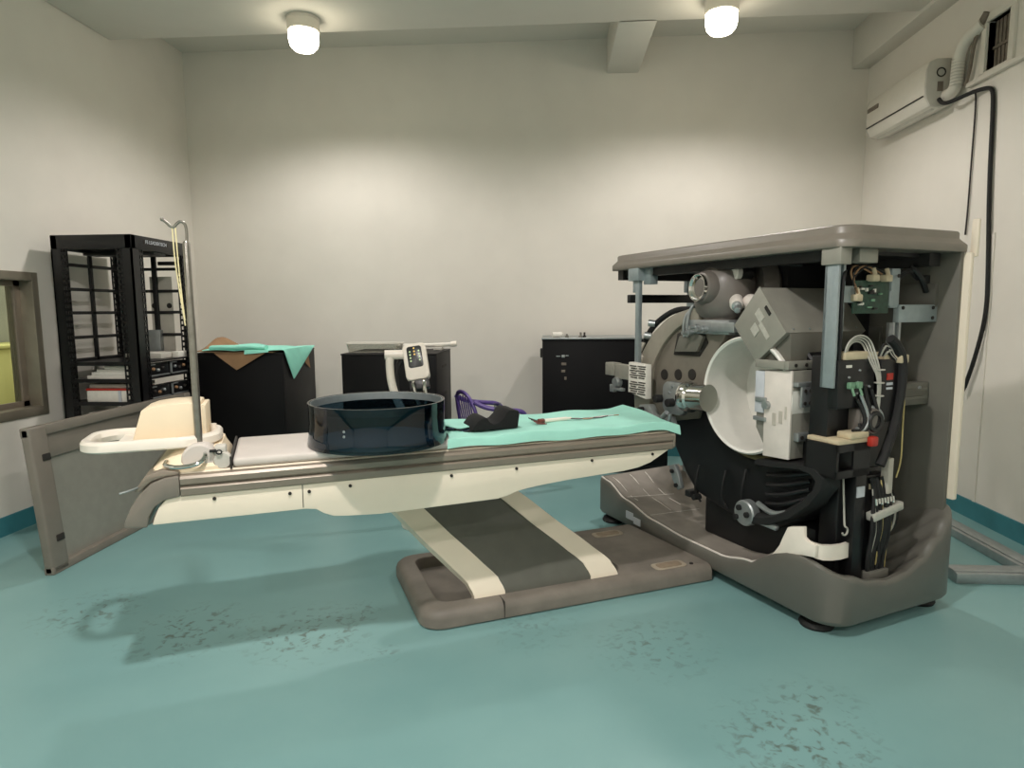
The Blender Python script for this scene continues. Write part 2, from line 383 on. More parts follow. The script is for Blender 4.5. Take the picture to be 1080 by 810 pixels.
b = MB().loops([lp(.04, lambda h: .055), lp(.012, lambda h: .06), lp(0, lambda h: .08), lp(0, lambda h: h-.03), lp(.003, lambda h: h-.01), lp(.012, lambda h: h), lp(.03, lambda h: h),
                lp(.05, lambda h: max(.13, h-.015)), lp(.10, lambda h: max(.125, h-.07)), lp(.16, lambda h: max(.12, h-.14)), lp(.24, lambda h: max(.115, h-.21)), lp(.34, lambda h: .11)], True, True)
base = G('base', b, 'gantry')
for u_, w_ in ((2.52, 2.04), (2.5, 3.74), (3.2, 2.0), (3.2, 3.72)):
    G('foot', MB().lathe([(0, 0), (.075, 0), (.08, .012), (.07, .03), (.04, .035), (.04, .06), (0, .06)], (u_, w_, 0), seg=28), 'rubber', base)
lab(G('sticker', MB().box(2.416, 2.421, 3.39, 3.47, .115, .165).box(2.416, 2.421, 3.31, 3.385, .10, .145), 'label', base), 'pale blue sticker')
# liner plate inside the base with pale moulded lines
def liner(a, b_):      # a along w from far to near, b from front to back
    w_ = 3.79-a*1.55
    z = max(interp(w_, front)-0.002, .148)*(1-b_)+b_*interp(w_, [(2.2, .15), (3.45, .155), (3.6, .2), (3.79, .33)])
    return (2.45+b_*0.66, w_, z+.004)
ln = G('floor_liner', MB().sheet(liner, 24, 10, .006), 'liner')
def on_liner(a, b_): p = liner(a, b_); return (p[0], p[1], p[2]+.004)
for pts in ([on_liner(.02+.015*i, .08+.0*i) for i in range(14)], [on_liner(.02+.02*i, .3) for i in range(16)], [on_liner(.02+.02*i, .5) for i in range(14)], [on_liner(.17, .02+.05*i) for i in range(13)], [on_liner(.34, .02+.05*i) for i in range(13)], [on_liner(.66+.02*i, .3) for i in range(12)], [on_liner(.66+.02*i, .5) for i in range(12)]):
    G('seam_line', MB().tube(pts, .0035, 6), 'paper', ln)
lab(G('edge_trim', MB().tube([(2.437, 3.80-.02*i, interp(3.80-.02*i, front)+.004) for i in range(74)], .006, 6), 'boxwhite', ln), 'off-white edge strip along the lip')
# white broken inner shield at the near end
sh = [(2.40, .20), (2.316, .235), (2.27, .265), (2.235, .305), (2.205, .35), (2.185, .40), (2.16, .455), (2.145, .462), (2.07, .485), (2.066, .435), (2.05, .425), (2.0, .415), (2.0, .36), (2.077, .345), (2.159, .315), (2.20, .275), (2.26, .235), (2.32, .205), (2.38, .185)]
shield = MB().prism(sh, 2.437, 2.462, 'x', bev=.004)
arcp = [(2.445, 2.03, .392), (2.455, 2.01, .385), (2.48, 1.99, .378), (2.53, 1.98, .372), (2.58, 1.975, .37), (2.63, 1.975, .372), (2.67, 1.985, .376)]
shield.loops([[(p[0]+dy*.5, p[1]+dy, p[2]+dz) for dy, dz in ((0, -.035), (.02, -.035), (.02, .035), (0, .035))] for p in arcp], True, True)
lab(G('inner_shield', shield, 'white'), 'broken white plastic shield edge')

# top cover
def cap(d, z): return [(p[0], p[1], z) for p in rrect(2.45+d, 3.30-d, 1.915+d, 3.745-d, (.09, .05, .05, .04), 8, 6)]
G('top_cover', MB().loops([cap(.03, 1.762), cap(.003, 1.762), cap(0, 1.765), cap(0, 1.795), cap(.003, 1.80), cap(.022, 1.822), cap(.025, 1.828), cap(.025, 1.852), cap(.03, 1.860), cap(.045, 1.864), cap(.2, 1.866)], True, True), 'taupe', sharp=50)
# rear panel and the white rear shell
rear = G('rear_panel', MB().box(3.235, 3.26, 1.925, 3.15, .30, 1.765, bev=.004), 'panel_in')
lab(G('rear_shell', MB().box(3.262, 3.292, 1.895, 3.2, .55, 1.76, bev=.008).box(3.305, 3.325, 1.895, 1.93, 1.74, 1.92, bev=.008), 'cream', rear), 'off-white rear shell edge')
# dark frame under the cover
f = MB()
f.box(2.5, 3.24, 3.66, 3.72, 1.70, 1.762).box(2.52, 2.58, 2.0, 3.7, 1.715, 1.762).box(3.12, 3.2, 2.0, 3.7, 1.70, 1.762)
f.box(2.72, 3.22, 2.05, 3.55, 1.745, 1.765)
G('upper_frame', f, 'dark')
G('cross_bar', MB().box(2.52, 3.16, 3.60, 3.64, 1.545, 1.60, bev=.004), 'dark')
G('rear_frame', MB().box(3.08, 3.2, 2.35, 3.35, .2, 1.74, bev=.01).box(2.8, 3.2, 2.55, 2.65, 1.5, 1.74).box(2.8, 3.2, 3.0, 3.1, 1.5, 1.74), 'darkring')
# posts
p1 = MB().box(2.47, 2.535, 2.03, 2.045, 1.145, 1.70, bev=.002).box(2.47, 2.485, 1.975, 2.045, 1.145, 1.70, bev=.002).box(2.52, 2.535, 1.99, 2.045, 1.17, 1.70, bev=.002)
pp = G('post', p1, 'bluegrey')
G('post_block', MB().box(2.46, 2.53, 1.96, 2.06, 1.69, 1.765, bev=.004).box(2.58, 2.70, 1.96, 2.02, 1.70, 1.762, bev=.004), 'boxgrey', pp)
pc = [(2.545, 2.0, 1.665), (2.52, 1.985, 1.655), (2.505, 1.98, 1.60), (2.505, 1.98, 1.45), (2.512, 1.98, 1.30), (2.502, 1.985, 1.16)]
lab(G('cable', MB().tube(pc, .0075, 8, 2), 'rubber', pp), 'black cable down the post')
p2 = G('post', MB().box(2.47, 2.50, 3.44, 3.475, 1.10, 1.69, bev=.003), 'bluegrey')
G('post_block', MB().box(2.45, 2.53, 3.42, 3.53, 1.685, 1.765, bev=.003).box(2.50, 2.56, 3.36, 3.43, 1.66, 1.765, bev=.003).box(2.47, 2.50, 3.47, 3.505, 1.61, 1.69, bev=.003), 'bluegrey', p2)
G('post', MB().box(3.08, 3.14, 3.70, 3.74, 1.62, 1.765, bev=.003).box(3.10, 3.14, 3.66, 3.73, .3, 1.64, bev=.003), 'bluegrey')

# black drum with the bore
DC = (2.50, .99)
drum = MB().lathe([(.345, 0), (.39, .0), (.40, .01), (.40, .24), (.39, .25), (.345, .25)], (2.60, DC[0], DC[1]), (1, 0, 0), 64, True)
dr = G('drum', drum, 'darkring')
body = [(3.22, .80), (3.16, .64), (3.06, .505), (2.96, .41), (2.78, .37), (2.55, .335), (2.36, .365), (2.2, .45), (2.08, .57), (2.02, .70), (2.05, .80)]
body += [(2.50-.35*math.cos(a), 1.052+.35*math.sin(a)) for a in [-math.radians(8+164*i/16) for i in range(17)]] + [(3.02, 1.0), (3.15, .97)]
G('drum_cover', MB().prism(body, 2.56, 2.86, 'x', bev=.03, seg=3, ang=.9), 'darkring', dr)
lab(G('drum_seal', MB().tube([(2.545, 2.50-.332*math.cos(a), 1.052-.332*math.sin(a)) for a in [math.radians(50+3.5*i) for i in range(37)]], .014, 8), 'sealtan', dr), 'tan seal strip below the bore')
BC = (2.50, 1.052)
bore = G('bore_liner', MB().lathe([(.288, .0), (.30, -.008), (.308, .0), (.308, .34), (.288, .34)], (2.47, BC[0], BC[1]), (1, 0, 0), 72, True), 'borewhite')
G('bore_end', MB().lathe([(0, .30), (.29, .30), (.29, .315), (0, .315)], (2.47, BC[0], BC[1]), (1, 0, 0), 64), 'borewhite', bore)
# black scoop-shaped skirt on the near side of the drum cover
hp_ = [(2.40, .735), (2.335, .745), (2.125, .772), (2.03, .768), (1.985, .735), (1.985, .684), (2.051, .59), (2.164, .487), (2.308, .412), (2.42, .385)]
hin = [(2.40, .70), (2.32, .705), (2.13, .735), (2.075, .725), (2.05, .70), (2.065, .655), (2.13, .585), (2.22, .515), (2.33, .465), (2.42, .445)]
hm = MB().loops([[(2.56, a[0], a[1]), (2.475, a[0], a[1]), (2.455, a[0]*.85+b_[0]*.15, a[1]*.85+b_[1]*.15), (2.455, a[0]*.3+b_[0]*.7, a[1]*.3+b_[1]*.7), (2.48, b_[0], b_[1]), (2.56, b_[0], b_[1])] for a, b_ in zip(hp_, hin)], True, True)
hn = G('lower_skirt', hm, 'rubber')
for k in range(4):
    G('skirt_rib', MB().tube([(2.53, 2.38, .50+.05*k), (2.50, 2.25, .53+.05*k), (2.53, 2.12, .60+.04*k)], .012, 8, 2), 'black', hn)
grip = MB().lathe([(0, -.02), (.062, -.02), (.068, -.012), (.068, .03), (.05, .04), (0, .04)], (2.47, 2.46, .435), (1, 0, 0), 28)
grip.box(2.47, 2.50, 2.26, 2.42, .395, .425, bev=.012).tube([(2.49, 2.40, .50), (2.47, 2.28, .475), (2.49, 2.18, .52)], .014, 8, 2)
gr = lab(G('grey_roller', grip, 'alu', hn), 'grey roller plate low on the black skirt')
for dy, dz in ((.025, .025), (-.03, .0), (.045, -.03)):
    G('bolt', MB().lathe([(0, -.014), (.015, -.014), (.015, .006), (0, .006)], (2.45, 2.46+dy, .435+dz), (1, 0, 0), 12), 'rubber', gr)
gr2 = lab(G('grey_roller', MB().prism([(3.14, .53), (3.09, .555), (3.05, .50), (3.02, .42), (3.05, .40), (3.10, .45)], 2.50, 2.53, 'x', bev=.006), 'alu', hn), 'grey roller bracket at the far side of the skirt')
for p in ((3.10, .51), (3.06, .43)):
    G('bolt', MB().lathe([(0, -.012), (.013, -.012), (.013, .004), (0, .004)], (2.50, p[0], p[1]), (1, 0, 0), 12), 'rubber', gr2)
G('drum_cradle', MB().box(2.62, 2.82, 2.15, 2.95, .145, .42, bev=.03), 'darkring')
for k, (w_, z_) in enumerate(((2.92, .50), (2.70, .52), (2.55, .56))):
    G('cable', MB().tube([(2.55, w_, z_+.08), (2.52, w_-.01, z_), (2.53, w_+.01, z_-.08), (2.56, w_-.01, z_-.14)], .007, 6, 2), 'rubber', dr)
G('drum_bracket', MB().box(2.53, 2.6, 2.97, 3.02, .37, .41, bev=.006).lathe([(0, 0), (.018, 0), (.018, .05), (0, .05)], (2.52, 2.93, .385), (1, 0, 0), 14), 'dark', dr)

# arc plate on the far side of the bore
arc_o = [(2.92, 1.51), (2.99, 1.505), (3.108, 1.479), (3.20, 1.445), (3.27, 1.40), (3.345, 1.35), (3.403, 1.284), (3.465, 1.21), (3.513, 1.134), (3.535, 1.05), (3.541, .972), (3.526, .80)]
arc_i = [(3.20, .80), (2.93, .86), (2.90, .95), (2.885, 1.05), (2.85, 1.18), (2.80, 1.26), (2.74, 1.33), (2.70, 1.40), (2.80, 1.45)]
ap = G('arc_plate', MB().prism(arc_o+arc_i, 2.54, 2.59, 'x', bev=.004), 'arc')
rim_i = [(2.92, 1.44), (2.98, 1.437), (3.062, 1.41), (3.13, 1.375), (3.184, 1.335), (3.235, 1.29), (3.274, 1.241), (3.318, 1.18), (3.348, 1.115), (3.36, 1.05), (3.365, .991), (3.359, .80)]
lab(G('arc_rim', MB().prism(arc_o+rim_i[::-1], 2.515, 2.545, 'x', bev=.004), 'arc_lite', ap), 'paler raised rim of the arc plate')
for w_, z_ in ((3.248, 1.093), (3.115, 1.104), (2.99, 1.115)):
    lab(G('hole', MB().lathe([(0, 0), (.032, 0), (.034, .004), (.034, .01), (0, .01)], (2.535, w_, z_), (1, 0, 0), 24), 'slot', ap), 'dark round hole')
wi = lab(G('window_recess', MB().prism([(3.156, 1.224), (3.125, 1.353), (3.005, 1.395), (2.89, 1.37), (2.857, 1.307), (2.925, 1.227)], 2.532, 2.542, 'x', bev=.003), 'slot', ap), 'dark cut-out')
G('cover_flap', MB().prism([(3.114, 1.245), (3.073, 1.34), (2.981, 1.38), (2.866, 1.345), (2.919, 1.255)], 2.505, 2.53, 'x', bev=.003), 'panel_in', wi)
# jagged pink-white comb on the arc
cb = [(p+.145, q+.0) for p, q in ((3.30, 1.29), (3.355, 1.225), (3.325, 1.19), (3.365, 1.12), (3.335, 1.075), (3.30, 1.09), (3.32, 1.13), (3.285, 1.19), (3.315, 1.22), (3.27, 1.285))]
lab(G('wire_comb', MB().prism(cb, 2.50, 2.515, 'x', bev=.002), 'carton', ap), 'pale zigzag strip on the arc edge')
for k, (w_, z_) in enumerate(((3.34, 1.41), (3.38, 1.33))):
    G('bolt', MB().cyl((2.53, w_, z_), (2.50, w_+.03, z_+.005), .022, seg=16), 'alu', ap)
# head
hp = [(0, .19), (.06, .186), (.11, .165), (.15, .125), (.168, .07), (.172, 0), (.172, -.05), (.16, -.09), (.14, -.115), (.12, -.125), (.12, -.15), (0, -.15)]
head = G('head_housing', MB().lathe(hp, (2.64, 2.84, 1.575), (0, 0, 1), 48), 'headgrey')
G('head_collar', MB().lathe([(0, 0), (.155, 0), (.165, .03), (.165, .08), (.15, .10), (0, .10)], (2.76, 2.76, 1.62), (1, -.4, .0), 36), 'headgrey', head)
ax = Vector((-.99, .10, .05)).normalized(); fc = Vector((2.63, 2.825, 1.61))
G('flange', MB().lathe([(0, .10), (.095, .10), (.10, .14), (.085, .175), (.074, .18), (0, .18)], fc, ax, 36), 'headgrey', head)
hl = lab(G('window_lens', MB().lathe([(0, .176), (.05, .180), (.066, .186), (.072, .20), (.076, .20), (.076, .17), (0, .17)], fc, ax, 36), 'chrome', head), 'shiny chrome-rimmed round window')
ax2 = Vector((-.62, -.72, -.36)).normalized(); c2 = Vector((2.67, 2.80, 1.60))
cn = lab(G('connector', MB().lathe([(0, .14), (.036, .14), (.036, .225), (.03, .235), (0, .235)], c2, ax2, 24), 'boxwhite', head), 'white cylinder connector on the head')
G('connector_tip', MB().lathe([(.026, .23), (.026, .25), (.014, .255), (.014, .275), (.018, .28), (.016, .305), (0, .308)], c2, ax2, 18), 'alu', cn)
c3 = Vector((2.60, 2.705, 1.695))
kn = lab(G('knob', MB().lathe([(0, -.035), (.03, -.034), (.038, -.028), (.038, 0), (0, 0)], c3, (.9, -.1, 0), 24), 'boxwhite', head), 'white round knob at the top of the head')
G('knob_collar', MB().lathe([(.03, 0), (.042, 0), (.042, .07), (.03, .07), (0, .07)], c3, (.9, -.1, 0), 24), 'dark', kn)
lab(G('ball', MB().lathe([(.045*math.sin(i*PI/10), -.045*math.cos(i*PI/10)) for i in range(11)], (2.62, 2.63, 1.535), (0, 0, 1), 20), 'boxwhite', head), 'pale ball behind the tilted box')
vb = MB().box(2.50, 2.62, 2.66, 2.99, 1.36, 1.44, bev=.008).box(2.48, 2.56, 2.60, 2.78, 1.375, 1.43, bev=.006)
vv = G('valve_block', vb, 'alu', head)
for w_ in (2.83, 2.89, 2.95):
    G('fitting', MB().lathe([(0, 0), (.014, 0), (.014, .03), (.02, .03), (.02, .05), (.011, .05), (.011, .085), (0, .085)], (2.51, w_, 1.385+.02*math.sin(w_*40)), (-1, 0, 0), 14), 'alu', vv)
for w_, h_ in ((2.99, .10), (3.02, .07)):
    G('pipe', MB().tube([(2.50, w_, 1.34), (2.49, w_, 1.40), (2.50, w_-.01, 1.40+h_), (2.54, w_-.03, 1.44+h_)], .009, 8, 2), 'alu', vv)
hose = [(2.62, 2.95, 1.48), (2.58, 3.06, 1.50), (2.55, 3.16, 1.50), (2.54, 3.28, 1.45), (2.53, 3.38, 1.38), (2.53, 3.47, 1.26), (2.54, 3.50, 1.16)]
lab(G('hose', MB().tube(hose, .018, 10, 2), 'rubber', head), 'black hose curving down to the arc')
hose2 = [(2.56, 2.92, 1.60), (2.54, 2.90, 1.66), (2.58, 2.80, 1.745), (2.62, 2.66, 1.762), (2.68, 2.52, 1.735), (2.74, 2.40, 1.72)]
lab(G('hose', MB().tube(hose2, .012, 8, 2), 'rubber', head), 'black hose over the top of the head')
# chrome hub beside the bore
hub = G('hub_plate', MB().prism(rrect(2.90, 3.10, .885, 1.075, .05, 5), 2.41, 2.45, 'x', bev=.005), 'alu')
hc = lab(G('hub', MB().lathe([(0, 0), (.05, 0), (.062, .006), (.062, .02), (.085, .024), (.09, .04), (.088, .075), (.076, .085), (.076, .19), (0, .19)], (2.42, 2.93, 1.0), (.15, -1, .05), 40), 'chrome', hub), 'shiny chrome drum beside the bore')
for w_, z_ in ((3.115, .965), (3.0, .955)):
    lab(G('cap_nut', MB().lathe([(0, -.05), (.022, -.05), (.024, -.045), (.024, 0), (0, 0)], (2.415, w_, z_), (1, 0, 0), 20), 'rubber', hub), 'black cap')
for k in range(6):
    a = k*PI/3
    G('bolt', MB().lathe([(0, -.008), (.008, -.008), (.008, 0), (0, 0)], (2.41, 2.98+.055*math.cos(a), 1.01+.045*math.sin(a)), (1, 0, 0), 8), 'alu', hub)
cl = MB().prism([(3.32, .90), (3.22, .915), (3.17, .86), (3.12, .84), (3.02, .87), (2.99, .80), (3.03, .745), (3.10, .735), (3.20, .775), (3.30, .80)], 2.40, 2.45, 'x', bev=.006)
cg = G('clamp', cl, 'alu')
G('clamp_block', MB().box(2.36, 2.42, 3.22, 3.31, .78, .87, bev=.012), 'headgrey', cg)
G('clamp_block', MB().box(2.37, 2.44, 3.06, 3.13, .74, .80, bev=.01), 'headgrey', cg)
G('clamp_arm', MB().tube([(2.41, 3.16, .80), (2.37, 3.08, .83), (2.36, 2.99, .90)], .016, 8, 1).tube([(2.39, 3.04, .75), (2.36, 2.98, .80), (2.36, 2.96, .90)], .012, 8, 1), 'alu', cg)
for w_, z_ in ((3.275, .88), (3.20, .845), (3.12, .80), (3.05, .77)):
    G('cap_nut', MB().lathe([(0, -.03), (.014, -.03), (.014, .01), (0, .01)], (2.39, w_, z_), (1, .2, 0), 14), 'rubber', cg)
# white slotted block and limit switch at the far end
sb = G('slotted_block', MB().prism([(3.43, 1.165), (3.25, 1.16), (3.245, .945), (3.435, .97)], 2.395, 2.44, 'x', bev=.003), 'paper')
lab(sb, 'white block covered in dark slots')
for r in range(13):
    for cc in range(2):
        z_ = 1.145-r*.0145; w0 = 3.415-cc*.085
        if r in (6,): continue
        G('slot', MB().box(2.391, 2.397, w0-.07-(.01 if (r+cc) % 3 else 0), w0-(.012 if r % 2 else 0), z_-.003-.02*(w0-3.34)-.0, z_+.003-.02*(w0-3.34)), 'slot', sb)
ls = G('limit_switch', MB().box(2.40, 2.46, 3.44, 3.60, 1.045, 1.14, bev=.005).box(2.39, 2.46, 3.60, 3.70, 1.06, 1.145, bev=.005), 'boxgrey')
G('switch_roller', MB().lathe([(0, -.02), (.03, -.02), (.034, -.01), (.034, .02), (0, .02)], (2.40, 3.57, 1.02), (1, 0, 0), 20).box(2.39, 2.42, 3.50, 3.64, .965, .985, bev=.004).box(2.39, 2.42, 3.60, 3.645, .95, 1.0, bev=.004), 'alu', ls)

# tilted grey box
TQ = [(2.414, 1.606), (2.238, 1.385), (2.421, 1.232), (2.574, 1.415)]      # diamond seen from the couch end
tcx, tcz = sum(p[0] for p in TQ)/4, sum(p[1] for p in TQ)/4
tb = G('tilted_box', MB().prism(TQ, 2.47, 3.02, 'x', bev=.003), 'boxgrey')
G('box_lid', MB().prism([(tcx+(a-tcx)*1.02, tcz+(b_-tcz)*1.02) for a, b_ in TQ], 2.458, 2.47, 'x', bev=.002), 'boxgrey', tb)
G('box_skirt', MB().prism([(2.236, 1.383), (2.419, 1.232), (2.232, 1.246)], 2.49, 2.76, 'x', bev=.002), 'panel_in', tb)
eu = Vector((0, TQ[1][0]-TQ[0][0], TQ[1][1]-TQ[0][1])).normalized(); ev = Vector((0, TQ[3][0]-TQ[0][0], TQ[3][1]-TQ[0][1])).normalized()
def onlid(a0, a1, b0, b1, th=.003):
    c0 = Vector((2.458, TQ[0][0], TQ[0][1]))
    return [tuple((c0+eu*a+ev*b_)[1:]) for a, b_ in ((a0, b0), (a1, b0), (a1, b1), (a0, b1))]
lb = MB()
for q in ((.07, .13, .06, .10), (.13, .22, .09, .115), (.10, .15, .125, .17)):
    lb.prism(onlid(*q), 2.4545, 2.4585, 'x')
lab(G('label_plate', lb, 'silverlab', tb), 'pale labels on the box face')
G('latch', MB().prism(onlid(.10, .15, .015, .03), 2.452, 2.459, 'x'), 'slot', tb)
nrm = Vector((0, -ev.y, -ev.z)); 
for k in range(5):
    G('screw', MB().lathe([(0, 0), (.006, 0), (.005, .004), (0, .004)], Vector((2.52+.11*k, TQ[1][0]+.012, TQ[1][1]+.016)), -ev, 8), 'alu', tb)
# white box
wb = G('white_box', MB().prism([(2.36, 1.195), (2.195, 1.205), (2.195, .775), (2.355, .765)], 2.462, 2.475, 'x', bev=.002), 'boxwhite')
G('box_body', MB().prism([(2.42, 1.19), (2.197, 1.205), (2.197, .775), (2.33, .765), (2.42, .90)], 2.475, 2.68, 'x', bev=.004), 'boxgrey', wb)
lab(G('side_strip', MB().box(2.462, 2.474, 2.362, 2.42, .98, 1.19, bev=.002), 'label', wb), 'pale blue strip on the box edge')
lab(G('stain_plate', MB().box(2.458, 2.463, 2.215, 2.225, .97, 1.03).box(2.458, 2.463, 2.24, 2.26, .945, 1.005).box(2.458, 2.463, 2.28, 2.30, .93, .99), 'carton', wb), 'worn marks on the white face')
hg = G('hinge', MB().box(2.452, 2.468, 2.34, 2.41, 1.035, 1.06, bev=.003).box(2.452, 2.468, 2.34, 2.42, .94, .96, bev=.003).lathe([(0, 0), (.02, 0), (.02, .03), (0, .03)], (2.44, 2.335, 1.025), (1, 0, 0), 16), 'alu', wb)
rl = G('mounting_rail', MB().box(2.445, 2.72, 2.20, 2.23, 1.21, 1.25, bev=.003).box(2.445, 2.46, 2.22, 2.41, 1.21, 1.25, bev=.003), 'boxgrey')
for u_ in (2.49, 2.56, 2.67):
    G('hole', MB().lathe([(0, 0), (.009, 0), (.009, .004), (0, .004)], (u_, 2.199, 1.23), (0, -1, 0), 12), 'slot', rl)
bk = G('hole_bracket', MB().box(2.50, 2.61, 2.165, 2.178, 1.03, 1.13, bev=.003).box(2.475, 2.61, 2.165, 2.20, 1.13, 1.15, bev=.003), 'alu')
for i in range(3):
    for j in range(2):
        G('hole', MB().lathe([(0, 0), (.009, 0), (.009, .004), (0, .004)], (2.52+.035*i, 2.164, 1.05+.06*j), (0, -1, 0), 12), 'slot', bk)
bk2 = G('hole_bracket', MB().box(2.49, 2.60, 2.165, 2.197, .865, .905, bev=.004), 'alu')
for i in range(2):
    G('hole', MB().lathe([(0, 0), (.01, 0), (.01, .004), (0, .004)], (2.51+.045*i, 2.164, .885), (0, -1, 0), 12), 'slot', bk2)

# electronics rack at the near end
el = G('control_column', MB().box(2.50, 2.93, 2.02, 2.12, .74, 1.285, bev=.006).box(2.60, 2.92, 2.02, 2.12, .16, .74, bev=.006), 'black')
G('control_module', MB().box(2.49, 2.73, 1.965, 2.02, 1.05, 1.27, bev=.005), 'black', el)
G('control_module', MB().box(2.75, 2.92, 1.95, 2.02, .97, 1.265, bev=.005), 'black', el)
lab(G('label_plate', MB().box(2.79, 2.83, 1.946, 1.951, 1.17, 1.20), 'red', el), 'red label'); lab(G('label_plate', MB().box(2.79, 2.83, 1.946, 1.951, 1.145, 1.157).box(2.79, 2.83, 1.946, 1.951, 1.125, 1.135), 'label', el), 'grey label')
lab(G('label_plate', MB().box(2.535, 2.57, 1.962, 1.966, 1.235, 1.247), 'paper', el), 'white label')
for i in range(9):
    random.seed(i+40); u_ = 2.55+random.random()*.16; z_ = 1.08+random.random()*.16
    G('screw', MB().lathe([(0, 0), (.006, 0), (.005, .006), (0, .006)], (u_, 1.965, z_), (0, -1, 0), 8), 'alu', el)
for u_ in (2.56, 2.61):
    lab(G('plug', MB().box(u_-.016, u_+.018, 1.945, 1.966, 1.14, 1.17, bev=.004).cyl((u_, 1.95, 1.145), (u_, 1.935, 1.11), .006, seg=10), 'greenplug', el), 'green connector plug')
G('terminal_strip', MB().box(2.53, 2.68, 1.965, 2.03, 1.268, 1.305, bev=.008).box(2.69, 2.74, 1.965, 2.03, 1.265, 1.30, bev=.006).box(2.78, 2.83, 1.96, 2.03, 1.255, 1.295, bev=.006), 'beige', el)
for k in range(4):
    r = .06+.011*k
    pts = [(2.62-r*.9, 1.99-.004*k, 1.29)]+[(2.62-r*math.cos(a), 1.985-.006*k, 1.30+r*.85*math.sin(a)) for a in [PI*i/8 for i in range(1, 8)]]+[(2.62+r*1.05, 1.955-.004*k, 1.25), (2.728+.005*k, 1.945, 1.18), (2.728+.005*k, 1.945, 1.05), (2.722+.004*k, 1.95, .95)]
    lab(G('cable', MB().tube(pts, .0042, 6, 2), 'wirewhite', el), 'white wire loop')
for k in range(4):
    pts = [(2.745+.012*k, 1.965, 1.28), (2.75+.012*k, 1.95, 1.335-.012*k), (2.775+.012*k, 1.95, 1.34-.01*k), (2.80+.01*k, 1.955, 1.29), (2.84+.005*k, 1.95, 1.26)]
    G('cable', MB().tube(pts, .005, 6, 2), 'wirewhite' if k % 2 else 'rubber', el)
lab(G('cable', MB().tube([(2.80, 1.95, 1.36), (2.84, 1.945, 1.33), (2.88, 1.94, 1.27), (2.885, 1.94, 1.15), (2.865, 1.94, 1.0), (2.84, 1.94, .93), (2.78, 1.92, .86), (2.735, 1.92, .78)], .022, 10, 2), 'rubber', el), 'thick black cable bundle')
lab(G('plug', MB().box(2.85, 2.905, 1.925, 1.96, 1.245, 1.285, bev=.006), 'beige', el), 'beige plug')
for du, dz in ((0, 0), (.02, .05), (-.02, .1)):
    G('cable_tie', MB().tube([(2.735+.02*math.cos(a), 1.945+.02*math.sin(a), 1.10+dz*1.2) for a in [2*PI*i/10 for i in range(10)]], .003, 6, 0, True), 'wirewhite', el)
mo = G('motor', MB().lathe([(0, 0), (.055, 0), (.06, .01), (.06, .08), (0, .08)], (2.70, 1.93, .985), (0, 1, 0), 32).box(2.63, 2.71, 1.955, 2.02, .92, 1.045, bev=.012), 'headgrey', el)
G('motor_ring', MB().lathe([(.03, -.008), (.046, -.01), (.05, -.004), (.05, .01), (.03, .01)], (2.70, 1.93, .985), (0, 1, 0), 32, True), 'dark', mo)
sh_ = G('shelf', MB().box(2.47, 2.68, 1.93, 2.1, .895, .915, bev=.003).box(2.54, 2.66, 1.925, 2.0, .915, .945, bev=.006), 'beige', el)
lab(sh_, 'tan shelf plate')
G('open_box', MB().box(2.46, 2.68, 1.93, 1.94, .74, .775).box(2.46, 2.68, 1.93, 1.94, .86, .895).box(2.57, 2.68, 1.93, 1.94, .74, .895).box(2.46, 2.68, 1.935, 2.10, .74, .75).box(2.46, 2.475, 1.93, 2.1, .74, .895).box(2.46, 2.68, 2.09, 2.1, .74, .895), 'black', el)
for k in range(6):
    random.seed(70+k); u0 = 2.60+random.random()*.12
    G('cable', MB().tube([(u0, 1.96, 1.05+.02*k), (u0+.03, 1.93, 1.03-.01*k), (u0+.06-.02*k, 1.94, .97-.01*k), (u0-.03, 1.95, .93+.01*k)], .008, 6, 2), 'rubber' if k % 3 else 'alu', el)
# lower cable cascade
low = G('lower_column', MB().box(2.63, 2.70, 1.955, 2.02, .20, .74, bev=.005).box(2.70, 2.86, 1.97, 2.02, .20, .72, bev=.005), 'black', el)
lab(G('label_plate', MB().box(2.635, 2.685, 1.950, 1.956, .63, .68), 'label', low), 'pale blue label'); lab(G('label_plate', MB().box(2.735, 2.77, 1.962, 1.968, .655, .68), 'beige', low), 'beige label')
lab(G('clamp_strip', MB().box(2.72, 2.93, 1.92, 1.965, .525, .565, bev=.006, M=Matrix.Translation((2.82, 1.95, .54)) @ tip(math.radians(-10), 'Y') @ Matrix.Translation((-2.82, -1.95, -.54))), 'silverlab', low), 'grey clamp strip')
for k in range(12):
    random.seed(500+k); u0 = 2.725+.012*k; jt = lambda q=.02: (random.random()-.5)*q
    nm_ = ('black', 'black', 'white', 'black', 'black', 'black', 'tan', 'black', 'black', 'black', 'black', 'tan')[k]
    lab(G('cable', MB().tube([(u0+jt(.04), 1.96, .71), (u0+jt(.05), 1.945, .64), (u0+jt(.03), 1.935, .56), (u0+jt(.01), 1.93, .47), (u0+jt(.02), 1.94, .40), (u0+jt(.05), 1.945, .32), (u0*.9+.28+jt(.02), 1.955, .24)], .0035 if nm_ != 'black' else .0085, 6, 2), {'black': 'rubber', 'white': 'wirewhite', 'tan': 'wirebeige'}[nm_], low), nm_+' wire of the lower bundle')
for k in range(7):
    G('contact_pin', MB().cyl((2.745+.02*k, 1.93, .585+.006*(k % 2)), (2.745+.02*k, 1.935, .615), .006, seg=8), 'chrome', low)
lab(G('plug', MB().box(2.655, 2.70, 1.905, 1.94, .875, .92, bev=.008), 'red', low), 'red plug')
lab(G('plug', MB().box(2.815, 2.85, 1.93, 1.97, .63, .80, bev=.004), 'carton', low), 'tall grey connector')
G('cable_tray', MB().box(2.72, 2.86, 1.93, 2.0, .20, .26, bev=.004), 'gantry', low)
rr = G('reel', MB().lathe([(0, 0), (.04, 0), (.04, .12), (0, .12)], (2.935, 2.05, .55), (0, 0, 1), 24), 'black', el)
